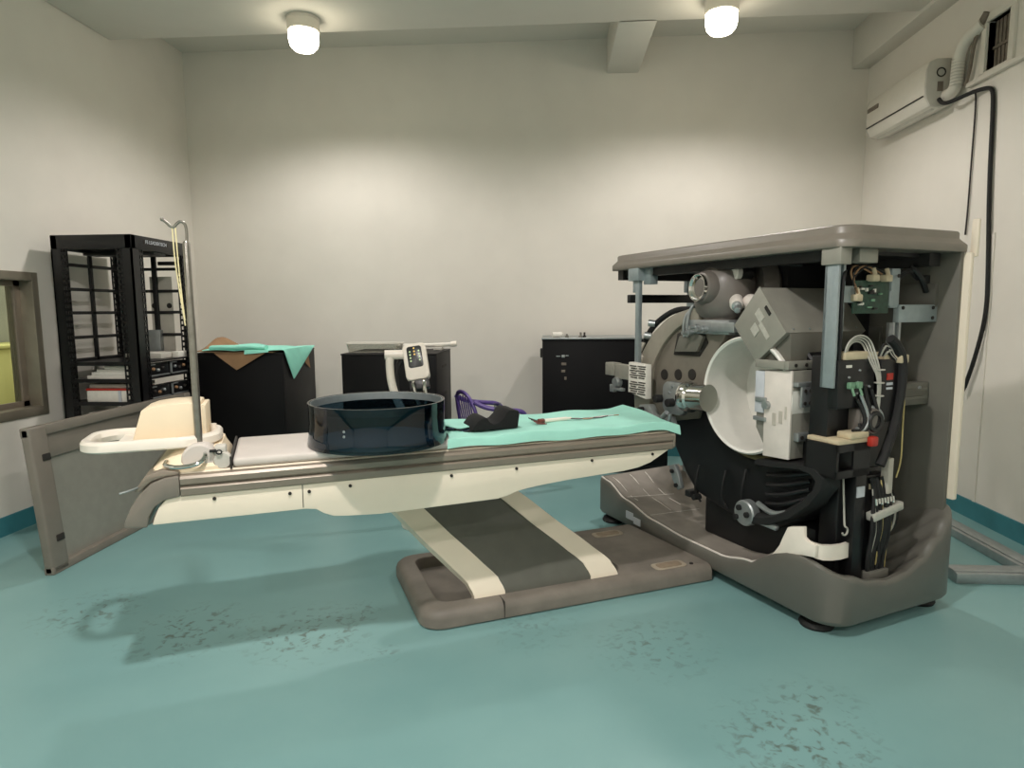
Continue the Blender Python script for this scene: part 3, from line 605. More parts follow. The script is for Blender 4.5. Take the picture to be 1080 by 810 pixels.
lab(G('reel_cap', MB().lathe([(0, 0), (.042, 0), (.042, .03), (0, .03)], (2.935, 2.05, .67), (0, 0, 1), 24), 'red', rr), 'red cap')
for k in range(3):
    G('cable', MB().tube([(2.97+.02*k, 2.04, .60), (3.0+.015*k, 2.02, .52), (2.99+.02*k, 2.02, .42), (2.95, 2.03, .36)], .006, 6, 2), 'wirewhite' if k == 1 else 'rubber', rr)
hk = [(2.585, 1.97, .505)]+[(2.585+.018*math.sin(a), 1.965, .475+.02*math.cos(a)) for a in [i*PI/5 for i in range(8)]]
lab(G('wire_hook', MB().tube([(2.60, 2.0, .72), (2.59, 1.98, .58)]+hk, .0045, 6, 1), 'wirewhite', el), 'white curled wire')
lab(G('cable', MB().tube([(2.90, 1.94, 1.22), (2.895, 1.93, 1.08), (2.895, 1.93, .92), (2.90, 1.93, .78), (2.885, 1.94, .70)], .0035, 6, 2), 'wirebeige', el), 'tan wire down the column side')
# circuit board and brackets
pcb = G('circuit_board', MB().box(2.63, 2.87, 2.02, 2.028, 1.475, 1.625, bev=.001), 'green_pcb')
for k in range(16):
    random.seed(200+k); u_ = 2.65+random.random()*.19; z_ = 1.49+random.random()*.11
    G('chip', MB().box(u_, u_+.008+.02*random.random(), 2.008, 2.021, z_, z_+.006+.012*random.random(), bev=.001), random.choice(['slot', 'black', 'paper', 'greenplug']), pcb)
for u_, z_ in ((2.74, 1.64), (2.83, 1.64), (2.635, 1.55)):
    lab(G('plug', MB().box(u_-.022, u_+.022, 1.99, 2.03, z_-.02, z_+.012, bev=.006).cyl((u_, 2.0, z_+.01), (u_, 2.01, z_+.04), .01, seg=10), 'beige', pcb), 'beige plug on the circuit board')
for k in range(4):
    G('cable', MB().tube([(2.635, 2.0, 1.56), (2.60-.01*k, 1.99, 1.60+.01*k), (2.57+.02*k, 2.0, 1.66), (2.63+.03*k, 2.02, 1.70), (2.74+.03*k, 2.01, 1.655)], .004, 6, 2), 'rubber' if k % 2 else 'brown', pcb)
G('side_bracket', MB().box(2.54, 2.64, 2.02, 2.06, 1.525, 1.60, bev=.003), 'bluegrey')
b1 = G('bracket', MB().box(2.90, 2.96, 2.03, 2.06, 1.50, 1.685, bev=.003).box(2.875, 2.905, 2.02, 2.05, 1.51, 1.58, bev=.003).box(2.95, 3.24, 2.02, 2.05, 1.43, 1.515, bev=.003), 'bluegrey')
for u_, z_ in ((2.975, 1.50), (3.20, 1.50), (3.20, 1.45), (2.93, 1.65)):
    G('screw', MB().lathe([(0, 0), (.009, 0), (.009, .004), (0, .004)], (u_, 2.019, z_), (0, -1, 0), 10), 'slot', b1)
G('channel', MB().box(2.93, 2.985, 2.05, 2.065, .95, 1.43).box(2.97, 2.985, 2.03, 2.065, .95, 1.43).box(2.93, 2.942, 2.03, 2.065, .95, 1.43), 'alu')
cb_ = G('channel_box', MB().box(2.94, 3.23, 2.03, 2.10, 1.02, 1.13, bev=.006).box(2.96, 3.20, 2.022, 2.03, 1.05, 1.065).box(2.96, 3.20, 2.022, 2.03, 1.09, 1.10), 'panel_in')
G('screw', MB().lathe([(0, 0), (.01, 0), (.01, .006), (0, .006)], (3.15, 2.029, 1.105), (0, -1, 0), 10), 'alu', cb_)
G('clip', MB().box(3.19, 3.23, 2.06, 2.08, 1.60, 1.66, bev=.004).tube([(3.10, 2.08, 1.70), (3.13, 2.05, 1.66), (3.17, 2.05, 1.61), (3.20, 2.06, 1.58)], .014, 8, 2), 'dark', rear)
for k in range(3):
    G('cable', MB().tube([(2.96+.03*k, 2.10, 1.62), (3.02+.02*k, 2.06, 1.68), (3.12, 2.07, 1.69-.02*k), (3.19, 2.1, 1.64)], .006, 6, 2), 'rubber', rear)
    G('cable', MB().tube([(3.0+.02*k, 2.1, 1.40), (3.05+.02*k, 2.09, 1.30), (3.08+.015*k, 2.10, 1.20), (3.07+.01*k, 2.1, 1.13)], .0045, 6, 2), 'alu', rear)
G('rear_plate', MB().box(3.21, 3.236, 2.02, 2.25, 1.50, 1.62, bev=.003).box(3.21, 3.236, 2.3, 2.6, .9, 1.4, bev=.003), 'gantry', rear)

# ------------------------------------------------------------------ couch (own frame: u along, w across)
CA = math.radians(24.2); CO = (1.1, 3.05, 0)
def CW(u_, w_, z=0): return (u_*math.cos(CA)-w_*math.sin(CA), u_*math.sin(CA)+w_*math.cos(CA), z)
couch = thing('treatment_couch', 'long cream and taupe patient couch on a low pedestal in front of the machine', 'couch', CW(CO[0], CO[1]), CA)
def K(name, mb, m, parent=None, sharp=35):
    return mb.obj(name, M[m], parent or couch, CO, sharp)
def thing_c(name, label, cat, u_, w_, z, group=None):
    t = thing(name, label, cat, CW(u_, w_, z), CA, group); t['o'] = (u_, w_, z); return t
def KT(name, mb, m, t, parent=None, sharp=35):
    return mb.obj(name, M[m], parent or t, tuple(t['o']), sharp)
# pedestal
def pl(d, z, rec=False):
    if not rec: r = rrect(.60+d, 2.42, 2.80+d, 3.60-d, (.11-d*.4, .02, .02, .11-d*.4), 8, 8)
    else: r = rrect(.70+d, 1.74-d, 2.90+d, 3.50-d, (.06, .12, .12, .06), 8, 8)
    if not rec: r = [(x if x < 2 else x-(x-2.0)/.42*(.185+.085*(y-2.8)/.8), y) for x, y in r]
    return [(p[0], p[1], z) for p in r]
ped = K('pedestal', MB().loops([pl(0, .008), pl(0, .05), pl(.006, .07), pl(.02, .085), pl(.04, .092), pl(-.004, .092, True), pl(0, .088, True), pl(.01, .03, True), pl(.03, .025, True)], True, True), 'taupe_d')
K('seam', MB().box(1.0, 1.003, 2.797, 2.87, .01, .0935), 'slot', ped)
for w_, u_ in ((2.885, 2.0), (3.45, 1.93)):
    pr = K('access_plate', MB().prism(rrect(u_-.10, u_+.10, w_-.045, w_+.045, .03, 5), .091, .096, 'z', bev=.002), 'plateedge', ped)
    lab(pr, 'worn tan plate on the pedestal')
    K('plate_centre', MB().prism(rrect(u_-.075, u_+.075, w_-.03, w_+.03, .02, 5), .095, .099, 'z', bev=.002), 'platetan', pr)
for u_ in (2.13,):
    K('screw', MB().lathe([(0, 0), (.012, 0), (.01, .005), (0, .005)], (u_, 2.86, .092), (0, 0, 1), 12), 'slot', ped)
# lift cover in three strips
prof = [(0, 2.93, .03), (0, 2.935, .085), (.07, 2.96, .135), (.3, 3.02, .215), (.62, 3.12, .325), (1.0, 3.25, .47), (1.25, 3.31, .57), (1.42, 3.34, .66)]
def lift(f0, f1):
    def fn(a, b_):
        t = b_*(len(prof)-1); i = min(int(t), len(prof)-2); q = t-i
        s_, w_, z = (prof[i][k]*(1-q)+prof[i+1][k]*q for k in range(3))
        u0, u1 = .875-.345*s_, 1.675-.435*s_
        f = f0+(f1-f0)*a
        return (u0+(u1-u0)*f, w_, z+.012*math.sin(PI*f))
    return fn
lc = K('lift_cover', MB().sheet(lift(.20, .80), 8, 28, .05), 'bellow', sharp=60)
for a, b_ in ((0, .20), (.80, 1.0)):
    lab(K('lift_cover_edge', MB().sheet(lift(a, b_), 6, 28, .055), 'cream', lc, 60), 'cream edge strip of the lift cover')
# underbody shell
sk = [(-.40, .80), (1.873, .806), (1.865, .80), (1.84, .785), (1.75, .737), (1.68, .718), (1.60, .708), (1.30, .694), (1.16, .683), (1.08, .674), (1.03, .665), (.985, .65), (.937, .641), (.40, .634), (.27, .642), (.21, .648), (.17, .665), (.14, .686), (.10, .692), (-.46, .694), (-.452, .72), (-.435, .76)]
shell = K('underbody', MB().prism(sk, 2.70, 3.20, 'y', bev=.012, seg=3, ang=1.0), 'cream')
K('seam', MB().box(.088, .091, 2.6985, 2.72, .70, .795), 'slot', shell)
for u_, z in ((-.24, .775), (.04, .765), (.115, .765), (.28, .772), (.72, .772), (1.03, .775), (1.42, .778), (1.76, .78)):
    K('screw', MB().lathe([(0, 0), (.007, 0), (.007, .005), (0, .005)], (u_, 2.7, z), (0, -1, 0), 10), 'slot', shell)
rp = [(2.735, .797), (2.694, .797), (2.688, .803), (2.686, .827), (2.692, .834), (2.698, .836), (2.692, .839), (2.686, .846), (2.685, .866), (2.692, .876), (2.705, .880), (2.76, .882)]
r1 = K('side_rail', MB().prism(rp, -.355, 1.872, 'x'), 'rail')
K('side_rail', MB().prism([(5.90-a, b_) for a, b_ in rp], -.355, 1.872, 'x'), 'rail')
K('rail_end', MB().box(1.872, 1.895, 2.69, 3.21, .80, .878, bev=.012, seg=3), 'rail')
cp = [(-.557, .696), (-.475, .688), (-.468, .73), (-.447, .765), (-.41, .79), (-.357, .797), (-.357, .880), (-.41, .874), (-.455, .858), (-.495, .82), (-.525, .775), (-.545, .73)]
ec = K('end_cap', MB().prism(cp, 2.688, 3.212, 'y', bev=.008, ang=.9), 'taupe')
cp2 = [(-.357, .88), (-.41, .876), (-.455, .862), (-.497, .825), (-.515, .828), (-.475, .885), (-.42, .905), (-.357, .895)]
lab(K('cap_trim', MB().prism(cp2, 2.70, 3.2, 'y', bev=.006, ang=.9), 'rail', ec), 'paler rounded trim over the end cap')
K('lever', MB().tube([(-.50, 2.70, .845), (-.52, 2.68, .842), (-.555, 2.67, .836)], .004, 8, 1), 'alu', ec)
deck = K('deck', MB().box(-.42, 1.87, 2.715, 3.185, .865, .886, bev=.006), 'cream')
def cush(a, b_):
    u_ = -.168+a*1.3; w_ = 2.722+b_*.455
    return (u_, w_, .914+.016*(math.sin(PI*b_)**.5)*(math.sin(PI*min(1, a*8+.001)/2)))
cu = MB().box(-.168, 1.75, 2.715, 3.185, .888, .925, bev=.014, seg=3)
K('mattress', cu, 'vinyl')
K('mattress_gap', MB().box(-.178, -.170, 2.712, 3.18, .884, .932), 'slot', deck)
# head end: cream mound, tray with loop handle, motor, chrome bow
md = MB().loops([[(p[0], p[1], z) for p in rrect(-.455+d, -.19-d*.3, 2.72+d, 3.18-d, .05, 5)] for d, z in ((0, .884), (.0, .90), (.02, .915), (.06, .945), (.075, .965))], True, True)
hd = K('head_mount', md, 'creambox')
tr = MB()
def trp(d, z, rec=False):
    r = rrect(-.715+d, -.215-d, 2.765+d, 3.11-d, (.11, .15, .13, .09), 10)
    return [(p[0], p[1], z) for p in r]
tr.loops([trp(.03, .968), trp(.006, .97), trp(0, .976), trp(.0, 1.002), trp(.006, 1.012), trp(.018, 1.014), trp(.028, 1.008), trp(.034, .99), trp(.03, .968)])
tr.prism(rrect(-.60, -.225, 2.785, 3.09, (.02, .12, .1, .02), 6), .972, .988, 'z', bev=.003)
tray = lab(K('head_tray', tr, 'white'), 'white tray with a looped handle')
K('tray_post', MB().cyl((-.25, 2.97, .99), (-.25, 2.97, 1.03), .012, seg=16), 'white', tray)
mt = lab(K('tilt_drum', MB().lathe([(0, 0), (.056, 0), (.064, .01), (.064, .24), (.056, .25), (0, .25)], (-.29, 2.735, .925), (0, 1, 0), 40), 'vinyl', hd), 'pale grey round drum under the tray')
K('drum_cap', MB().lathe([(0, -.012), (.03, -.012), (.034, -.006), (.034, .02), (0, .02)], (-.205, 2.735, .918), (0, 1, 0), 28).box(-.235, -.19, 2.73, 2.80, .92, .975, bev=.01), 'acgrey', mt)
lab(K('bow_handle', MB().tube([(-.405, 2.755, .925), (-.41, 2.725, .915), (-.37, 2.70, .91), (-.32, 2.695, .912), (-.28, 2.70, .922), (-.265, 2.72, .94), (-.268, 2.75, .955)], .009, 10, 2), 'chrome', hd), 'chrome bow handle')
lab(K('cable_clip', MB().box(-.25, -.225, 2.715, 2.735, .955, .965, bev=.003).tube([(-.215+.01*math.cos(a), 2.715, .955+.008*math.sin(a)) for a in [2*PI*i/10 for i in range(10)]], .003, 6, 0, True), 'rubber', hd), 'small black cable clip')

# cream wedge block on the tray
t = thing_c('cushion_block', 'cream padded wedge block lying on the white head tray of the couch', 'cushion', -.40, 2.95, .99)
KT('block', MB().prism([(-.535, .99), (-.278, .99), (-.288, 1.135), (-.32, 1.14), (-.40, 1.138), (-.46, 1.13), (-.495, 1.118)], 2.84, 3.06, 'y', bev=.004, ang=.5), 'creambox', t)
KT('side_panel', MB().prism([(2.845, .99), (3.055, .99), (3.055, 1.125), (2.848, 1.128)], -.286, -.266, 'x', bev=.004), 'creambox', t)
# drip pole with hook and cord
t = thing_c('drip_pole', 'slim steel drip pole with a wavy hook standing in the head tray', 'pole', -.292, 2.795, .975)
KT('pole', MB().lathe([(0, 0), (.0145, 0), (.0145, .50), (.0135, .52), (.0135, .79), (.009, .80), (0, .80)], (-.292, 2.795, .975), (0, 0, 1), 24), 'steel', t)
hookp = [(-.289, 2.795, 1.77), (-.288, 2.795, 1.82), (-.293, 2.795, 1.842), (-.308, 2.795, 1.850), (-.322, 2.795, 1.838), (-.330, 2.795, 1.826), (-.343, 2.795, 1.828), (-.355, 2.795, 1.842), (-.368, 2.795, 1.853)]
hk = KT('hook', MB().tube(hookp, .0055, 10, 2).lathe([(.008*math.sin(i*PI/6), -.008*math.cos(i*PI/6)) for i in range(7)], (-.369, 2.795, 1.854), (0, 0, 1), 12), 'steel', t)
for k, du in enumerate((-.004, .007)):
    lab(KT('cord', MB().tube([(-.333+du, 2.795, 1.824), (-.332+du, 2.797, 1.70), (-.322+du*.4, 2.80, 1.55), (-.314, 2.80, 1.45+.02*k)], .0026, 6, 2), 'yellowcord', t, hk), 'pale yellow hanging cord')

# smoked basin
t = thing_c('smoked_drum', 'large round smoked dark-blue open plastic drum sitting on the couch mattress', 'drum', .425, 2.835, .926)
KT('drum_wall', MB().lathe([(.290, .0), (.300, .0), (.303, .01), (.297, .05), (.293, .10), (.295, .165), (.297, .185), (.289, .185), (.287, .165), (.285, .10), (.289, .05), (.291, .01)], (.425, 2.835, .927), (0, 0, 1), 80, True), 'tub', t)
lab(KT('drum_floor', MB().lathe([(0, .004), (.286, .004), (.286, .012), (0, .012)], (.425, 2.835, .927), (0, 0, 1), 64), 'drumfloor', t), 'dark blue floor of the drum')
lab(KT('rim_band', MB().lathe([(.2855, .150), (.284, .1505), (.2835, .183), (.2855, .1835)], (.425, 2.835, .927), (0, 0, 1), 80, True), 'alu', t), 'grey metal band inside the rim')
for z in (.075, .095):
    KT('rivet', MB().lathe([(0, 0), (.006, 0), (.004, .004), (0, .004)], (.425-.297*math.sin(.62), 2.835-.297*math.cos(.62), .927+z), (-math.sin(.62), -math.cos(.62), 0), 10), 'alu', t)

# mint drape over the foot end of the couch
def drape(a, b_):
    w_ = 2.696+(b_*.12 if b_ < .1 else .012+(b_-.1)*.54)
    us = .431+math.sqrt(max(.05, .306**2-(w_-2.835)**2)); u_ = us+a*(1.92-us)     # starts where the drum ends
    dz = -.042*(1-b_/.1)**1.5 if b_ < .1 else 0
    z = .936+dz+.0035*math.sin(a*23+b_*4)+.003*math.sin(a*9-b_*11)+.012*max(0, b_-.7)*a
    if a > .93: z += (a-.93)*.25*b_-(a-.93)*.35*(1-b_)
    return (u_-.09*a*(b_**3)*.5, w_+.006*math.sin(a*17), z)
d = MB().sheet(drape, 60, 40, .003).obj('surgical_drape', M['teal'], None, CO, 60)
d.location = CW(CO[0], CO[1]); d.rotation_euler = (0, 0, CA)
tag(d, 'mint green cloth spread over the foot end of the couch', 'drape')
# black foam neck rest
t = thing_c('foam_rest', 'black foam neck rest with a scooped top on the mint cloth', 'foam rest', .97, 2.92, .933)
fp = [(.855, .94), (1.085, .94), (1.095, 1.005), (1.09, 1.024), (1.045, 1.032), (1.03, 1.02), (1.015, .995), (.99, .972), (.965, .967), (.945, .977), (.932, .998), (.912, 1.0), (.885, .985), (.865, .96)]
fo = MB().prism(fp, 2.82, 2.99, 'y', bev=.006, ang=.5)
KT('foam_body', fo, 'foam', t)
KT('strap', MB().sheet(lambda a, b_: (.87-.09*a, 2.83+.03*b_+.02*a, .945-.008*math.sin(a*PI*.9)+(.012*a if a > .6 else 0)), 10, 2, .006), 'foam', t)
# folded cloth by the drum
t = thing_c('folded_cloth', 'folded mint cloth with navy edges between the drum and the foam rest', 'cloth', .80, 2.94, .933)
def fold(k):
    return lambda a, b_: (.752+.115*a-.005*k, 2.84+.15*b_+.015*k, .936+.008*k+.006*math.sin(a*5+k)+.01*(1-a)*k*.6)
fc_ = KT('cloth_layer', MB().sheet(fold(0), 8, 8, .004), 'teal', t)
KT('cloth_layer', MB().sheet(fold(1), 8, 8, .004), 'navy', t); KT('cloth_layer', MB().sheet(fold(2), 8, 8, .004), 'teal', t)
# clear vial on the foam rest
t = thing_c('clear_cup', 'small clear plastic cup standing behind the black foam rest', 'cup', 1.055, 3.03, .936)
KT('cup_wall', MB().lathe([(.014, 0), (.016, 0), (.019, .10), (.017, .10), (.0145, .004)], (1.055, 3.03, .936), (0, 0, 1), 24, True), 'clear', t)
KT('cup_base', MB().lathe([(0, 0), (.016, 0), (.017, .012), (0, .012)], (1.055, 3.03, .936), (0, 0, 1), 24), 'acgrey', t)
# handpiece with wires
t = thing_c('wired_handpiece', 'white tubular handpiece with a brown-red plug and thin wires on the mint cloth', 'handpiece', 1.30, 2.93, .936)
KT('tube_body', MB().lathe([(0, 0), (.009, 0), (.010, .004), (.010, .13), (.007, .14), (.007, .16), (0, .16)], (1.27, 2.93, .945), (1, .12, 0), 18), 'white', t)
pg = lab(KT('plug', MB().lathe([(0, 0), (.012, 0), (.013, .006), (.013, .03), (.010, .035), (0, .035)], (1.235, 2.926, .945), (1, .12, 0), 16), 'maroon', t), 'brown-red plug')
for k in range(4):
    KT('wire', MB().tube([(1.235, 2.925, .945), (1.21-.01*k, 2.90+.02*k, .942+.008*k), (1.22+.01*k, 2.88+.03*k, .94), (1.26, 2.875+.02*k, .939)], .0025, 6, 2), 'maroon' if k < 2 else 'slot', t, pg)
for k in range(3):
    KT('wire', MB().tube([(1.42, 2.945, .945), (1.47, 2.93+.015*k, .940), (1.52, 2.96-.02*k, .940), (1.58, 2.92+.02*k, .942), (1.65+.03*k, 2.95, .944)], .003, 6, 2), ('slot', 'alu', 'brown')[k], t)

# ------------------------------------------------------------------ rack by the left wall
RX0, RX1, RY0, RY1, RZ = -3.605, -3.0, 4.46, 5.21, 2.06
rk = thing('equipment_rack', 'tall black open equipment rack with slotted uprights beside the left wall', 'rack', ((RX0+RX1)/2, (RY0+RY1)/2, 0))
RO_ = ((RX0+RX1)/2, (RY0+RY1)/2, 0)
def R(name, mb, m, parent=None): return mb.obj(name, M[m], parent or rk, RO_)
R('top_frame', MB().box(RX0, RX1, RY0, RY0+.05, RZ-.10, RZ, bev=.004).box(RX0, RX1, RY1-.05, RY1, RZ-.10, RZ, bev=.004).box(RX0, RX0+.05, RY0, RY1, RZ-.10, RZ, bev=.004).box(RX1-.05, RX1, RY0, RY1, RZ-.10, RZ, bev=.004)
  .box(RX0+.04, RX1-.04, RY0+.04, RY1-.04, RZ-.02, RZ-.005), 'black')
R('base_frame', MB().box(RX0, RX1, RY0, RY1, .03, .12, bev=.005), 'black')
for px_, py_ in ((RX0+.04, RY0+.04), (RX1-.04, RY0+.04), (RX0+.04, RY1-.04), (RX1-.04, RY1-.04)):
    R('foot', MB().cyl((px_, py_, 0), (px_, py_, .03), .03), 'rubber')
for ix, cx in enumerate((RX0, RX1)):
    for iy, cy in enumerate((RY0, RY1)):
        dx, dy = (1 if ix == 0 else -1), (1 if iy == 0 else -1)
        mbp = MB()
        def bb(a, b_, c_, d_, z0, z1):
            x0, x1 = sorted((cx+dx*a, cx+dx*b_)); y0, y1 = sorted((cy+dy*c_, cy+dy*d_)); mbp.box(x0, x1, y0, y1, z0, z1)
        bb(0, .075, 0, .012, .12, RZ-.1); bb(0, .012, 0, .085, .12, RZ-.1)
        # slotted flange: two thin strips with rungs between them
        bb(.085, .092, .0, .012, .12, RZ-.1); bb(.112, .118, 0, .012, .12, RZ-.1)
        bb(0, .012, .095, .102, .12, RZ-.1); bb(0, .012, .122, .128, .12, RZ-.1)
        z = .14
        while z < RZ-.12:
            bb(.07, .118, 0, .010, z, z+.018); bb(0, .010, .08, .128, z, z+.018); z += .0445
        R('upright', mbp, 'black')
for z in (1.86, 1.68, 1.505, 1.32, 1.15):
    R('side_bar', MB().box(RX0+.01, RX0+.03, RY0+.1, RY1-.1, z-.012, z+.012, bev=.003), 'black')
    R('rear_bar', MB().box(RX0+.1, RX1-.1, RY1-.03, RY1-.01, z-.012, z+.012, bev=.003), 'black')
    
R('side_strip', MB().box(RX0+.012, RX0+.03, 4.80, 4.835, 1.13, RZ-.1, bev=.003), 'black')
R('rear_strip', MB().box(-3.325, -3.285, RY1-.035, RY1-.015, 1.13, RZ-.1, bev=.003), 'black')
R('crosspiece', MB().box(RX0+.02, RX1-.02, 4.75, 4.90, RZ-.12, RZ-.09, bev=.003).box(-3.25, -3.05, RY1-.06, RY1-.02, RZ-.17, RZ-.14, bev=.003), 'black')
for z in (1.14, 1.015, .845, .72, .55):
    R('rack_shelf', MB().box(RX0+.012, RX1-.012, RY0+.005, RY1-.02, z-.012, z, bev=.002).box(RX0+.012, RX1-.012, RY0+.003, RY0+.012, z-.022, z+.006), 'black')
# light marks on the top right edge (nameplate)
npl = R('nameplate', MB().box(RX1, RX1+.003, 4.60, 4.90, RZ-.055, RZ-.025), 'slot')
cu_ = bpy.data.curves.new('nameplate_text', 'FONT'); cu_.body = 'FS LEADERTECH'; cu_.size = .036; cu_.extrude = .0006; cu_.align_x = 'CENTER'; cu_.align_y = 'CENTER'
tmp = bpy.data.objects.new('tmp_text', cu_); COL.objects.link(tmp)
bpy.context.view_layer.update()
tme = bpy.data.meshes.new_from_object(tmp.evaluated_get(bpy.context.evaluated_depsgraph_get())); bpy.data.objects.remove(tmp)
tme.transform(Matrix.Translation((RX1+.004-RO_[0], 4.75-RO_[1], RZ-.04)) @ tip(PI/2, 'Z') @ tip(PI/2, 'X'))
to = bpy.data.objects.new('nameplate_lettering', tme); COL.objects.link(to); tme.materials.clear(); tme.materials.append(M['label']); to.parent = npl
# grey blanking plate with two dark cable holes
bp_ = R('blanking_plate', MB().box(-3.36, -3.17, RY1-.012, RY1-.006, 1.16, 1.80, bev=.002), 'carton')
for x_, z_ in ((-3.33, 1.56), (-3.20, 1.56)):
    R('hole', MB().lathe([(0, 0), (.022, 0), (.022, .004), (0, .004)], (x_, RY1-.013, z_), (0, -1, 0), 20), 'slot', bp_)
R('socket_box', MB().box(-3.37, -3.27, RY1-.06, RY1-.012, 1.16, 1.36, bev=.004), 'alu', bp_)
# things on the rack shelves
def flat(name, label, cat, x0, x1, y0, y1, z0, z1, m, group=None, extra=None):
    t = thing(name, label, cat, ((x0+x1)/2, (y0+y1)/2, z0), 0, group)
    o_ = ((x0+x1)/2, (y0+y1)/2, z0)
    a = MB().box(x0, x1, y0, y1, z0, z1, bev=.004).obj('body', M[m], t, o_)
    if extra: extra(t, o_, a)
    return t
for k, (x0, h0, h1) in enumerate(((-3.455, 0, .026), (-3.42, .026, .05), (-3.38, .05, .072), (-3.32, .072, .096))):
    flat('paper_stack', ('lowest and longest', 'second lowest', 'second highest', 'shortest topmost')[k]+' slab of the stepped white paper pile on the rack', 'paper', x0, -3.13, 4.52, 4.80, 1.0155+h0, 1.0155+h1, 'paper', 'stepped pile of paper slabs')
def strap(t, o_, a):
    MB().box(-3.462, -3.118, 4.505, 4.80, .93, .945, bev=.002).obj('red_edge', M['red'], t, o_)
    MB().box(-3.21, -3.19, 4.50, 4.506, .846, .93).obj('end_label', M['label'], t, o_)
flat('white_carton', 'white carton with a red top edge on the rack shelf under the paper pile', 'box', -3.46, -3.12, 4.51, 4.82, .8455, .93, 'paper', None, strap)
flat('grey_folder', 'grey flat folder lying over the white carton on the rack', 'folder', -3.45, -3.14, 4.53, 4.84, .9455, .975, 'carton')
flat('white_binder', 'white binder lying on the lowest visible rack shelf behind the panel', 'binder', -3.45, -3.2, 4.50, 4.76, .7205, .765, 'paper')
flat('grey_tray', 'grey low tray lying on the upper rack shelf above the modules', 'tray', -3.40, -3.09, 4.86, 5.12, 1.1405, 1.185, 'acgrey')
flat('white_adapter', 'small white adapter on the upper rack shelf next to the rear upright', 'adapter', -3.085, -3.03, 5.0, 5.12, 1.1405, 1.19, 'paper')
for k in range(4):
    r_, c_ = divmod(k, 2)
    y0, y1 = (4.60, 4.86) if c_ == 0 else (4.88, 5.12); z0 = (1.0155, .8455)[r_]
    t = thing('plug_in_module', ('near', 'far')[c_]+' black module with pale frame on the '+('upper', 'lower')[r_]+' open rack shelf', 'module', (-3.06, (y0+y1)/2, z0), 0, 'black plug-in modules')
    o_ = (-3.06, (y0+y1)/2, z0)
    MB().box(-3.10, -3.035, y0, y1, z0, z0+.10, bev=.003).obj('body', M['black'], t, o_)
    MB().box(-3.036, -3.022, y0, y0+.012, z0+.004, z0+.098, bev=.002).box(-3.036, -3.022, y0, y1, z0+.004, z0+.014, bev=.002).box(-3.036, -3.022, y0, y0+.08, z0+.09, z0+.098, bev=.002).obj('front_frame', M['alu'], t, o_)
    for j in range(3):
        MB().lathe([(0, 0), (.012, 0), (.012, .012), (.008, .016), (0, .016)], (-3.035, y0+.06+.06*j, z0+.06-.012*(j % 2)), (1, 0, 0), 14).obj('connector', M[('brown', 'alu', 'slot')[(j+k) % 3]], t, o_)

# ------------------------------------------------------------------ loose side cover leaning against the rack
lean = math.atan2(.075, .86)
t = thing('side_cover', 'large grey machine side cover standing on edge and leaning on the rack', 'cover panel', (-2.865, 3.36, 0))
Ml = tip(-lean, 'Y')
# frame axes: local x thickness (towards the room), y along, z up the panel
L_, Hh = 1.62, .865
sk_ = MB().box(-.055, -.045, .02, L_-.02, .02, Hh-.02, M=Ml)
pn = sk_.obj('skin', M['boxgrey'], t)
fr = MB().box(-.06, .0, 0, .13, 0, Hh, bev=.015, seg=3, M=Ml).box(-.06, -.005, 0, L_, Hh-.06, Hh, bev=.008, M=Ml).box(-.06, .0, 0, L_, 0, .05, bev=.008, M=Ml).box(-.06, 0, L_-.08, L_, 0, Hh, bev=.01, M=Ml)
fr.box(-.046, -.03, .1, L_-.05, Hh-.20, Hh-.06, bev=.004, M=Ml)
fr.obj('frame', M['taupe'], t)
for z in (.20, .68):
    MB().box(-.012, .006, .06, .12, z-.02, z+.02, bev=.006, M=Ml).obj('notch', M['slot'], t)

# ------------------------------------------------------------------ cabinets
def cabinet(label, x0, x1, y0, y1, h, top=True):
    t = thing('black_cabinet', label, 'cabinet', ((x0+x1)/2, (y0+y1)/2, 0)); o_ = ((x0+x1)/2, (y0+y1)/2, 0)
    b_ = MB().box(x0, x1, y0+.015, y1, .06, h-.012, bev=.004).box(x0+.03, x1-.03, y0+.05, y1-.03, 0, .06).obj('body', M['blackside'], t, o_)
    MB().box(x0-.003, x1+.003, y0, y1, h-.012, h, bev=.003).obj('top_plate', M['blackside'], t, o_)
    MB().box(x0+.004, x1-.004, y0, y0+.016, .08, h-.014, bev=.003).obj('front_door', M['blackbox'], t, o_)
    return t, o_
cabinet('black cabinet beside the rack, topped with brown paper and mint cloth', -2.93, -2.2, 5.08, 5.78, 1.17)
c2, o2 = cabinet('black cabinet behind the smoked drum, with clear plastic tray on top', -1.655, -.90, 4.90, 5.58, 1.172)
for z in (1.05, .82, .60):
    MB().box(-.8985, -.897, 5.16, 5.34, z-.010, z+.010).obj('side_mark', M['slot'], c2, o2)
c3, o3 = cabinet('widest and tallest black cabinet, behind the foot end of the couch', -.095, 1.05, 5.80, 6.42, 1.238)
MB().box(-.10, 1.055, 5.79, 6.42, 1.238, 1.252, bev=.003).obj('top_ledge', M['alu'], c3, o3)
MB().box(-.115, -.095, 5.85, 5.95, 1.07, 1.15, bev=.004).obj('hinge', M['slot'], c3, o3)
for k, (x_, z_, wd, hh) in enumerate(((.02, 1.085, .04, .004), (.065, 1.085, .03, .012), (.10, 1.09, .03, .004), (.07, 1.015, .045, .012), (.065, .95, .035, .012), (.085, .885, .02, .014))):
    MB().box(x_-wd/2+.03, x_+wd/2+.03, 5.796, 5.80, z_-hh, z_+hh, bev=.002).obj('port', M['alu' if k < 3 else 'ventslat'], c3, o3)
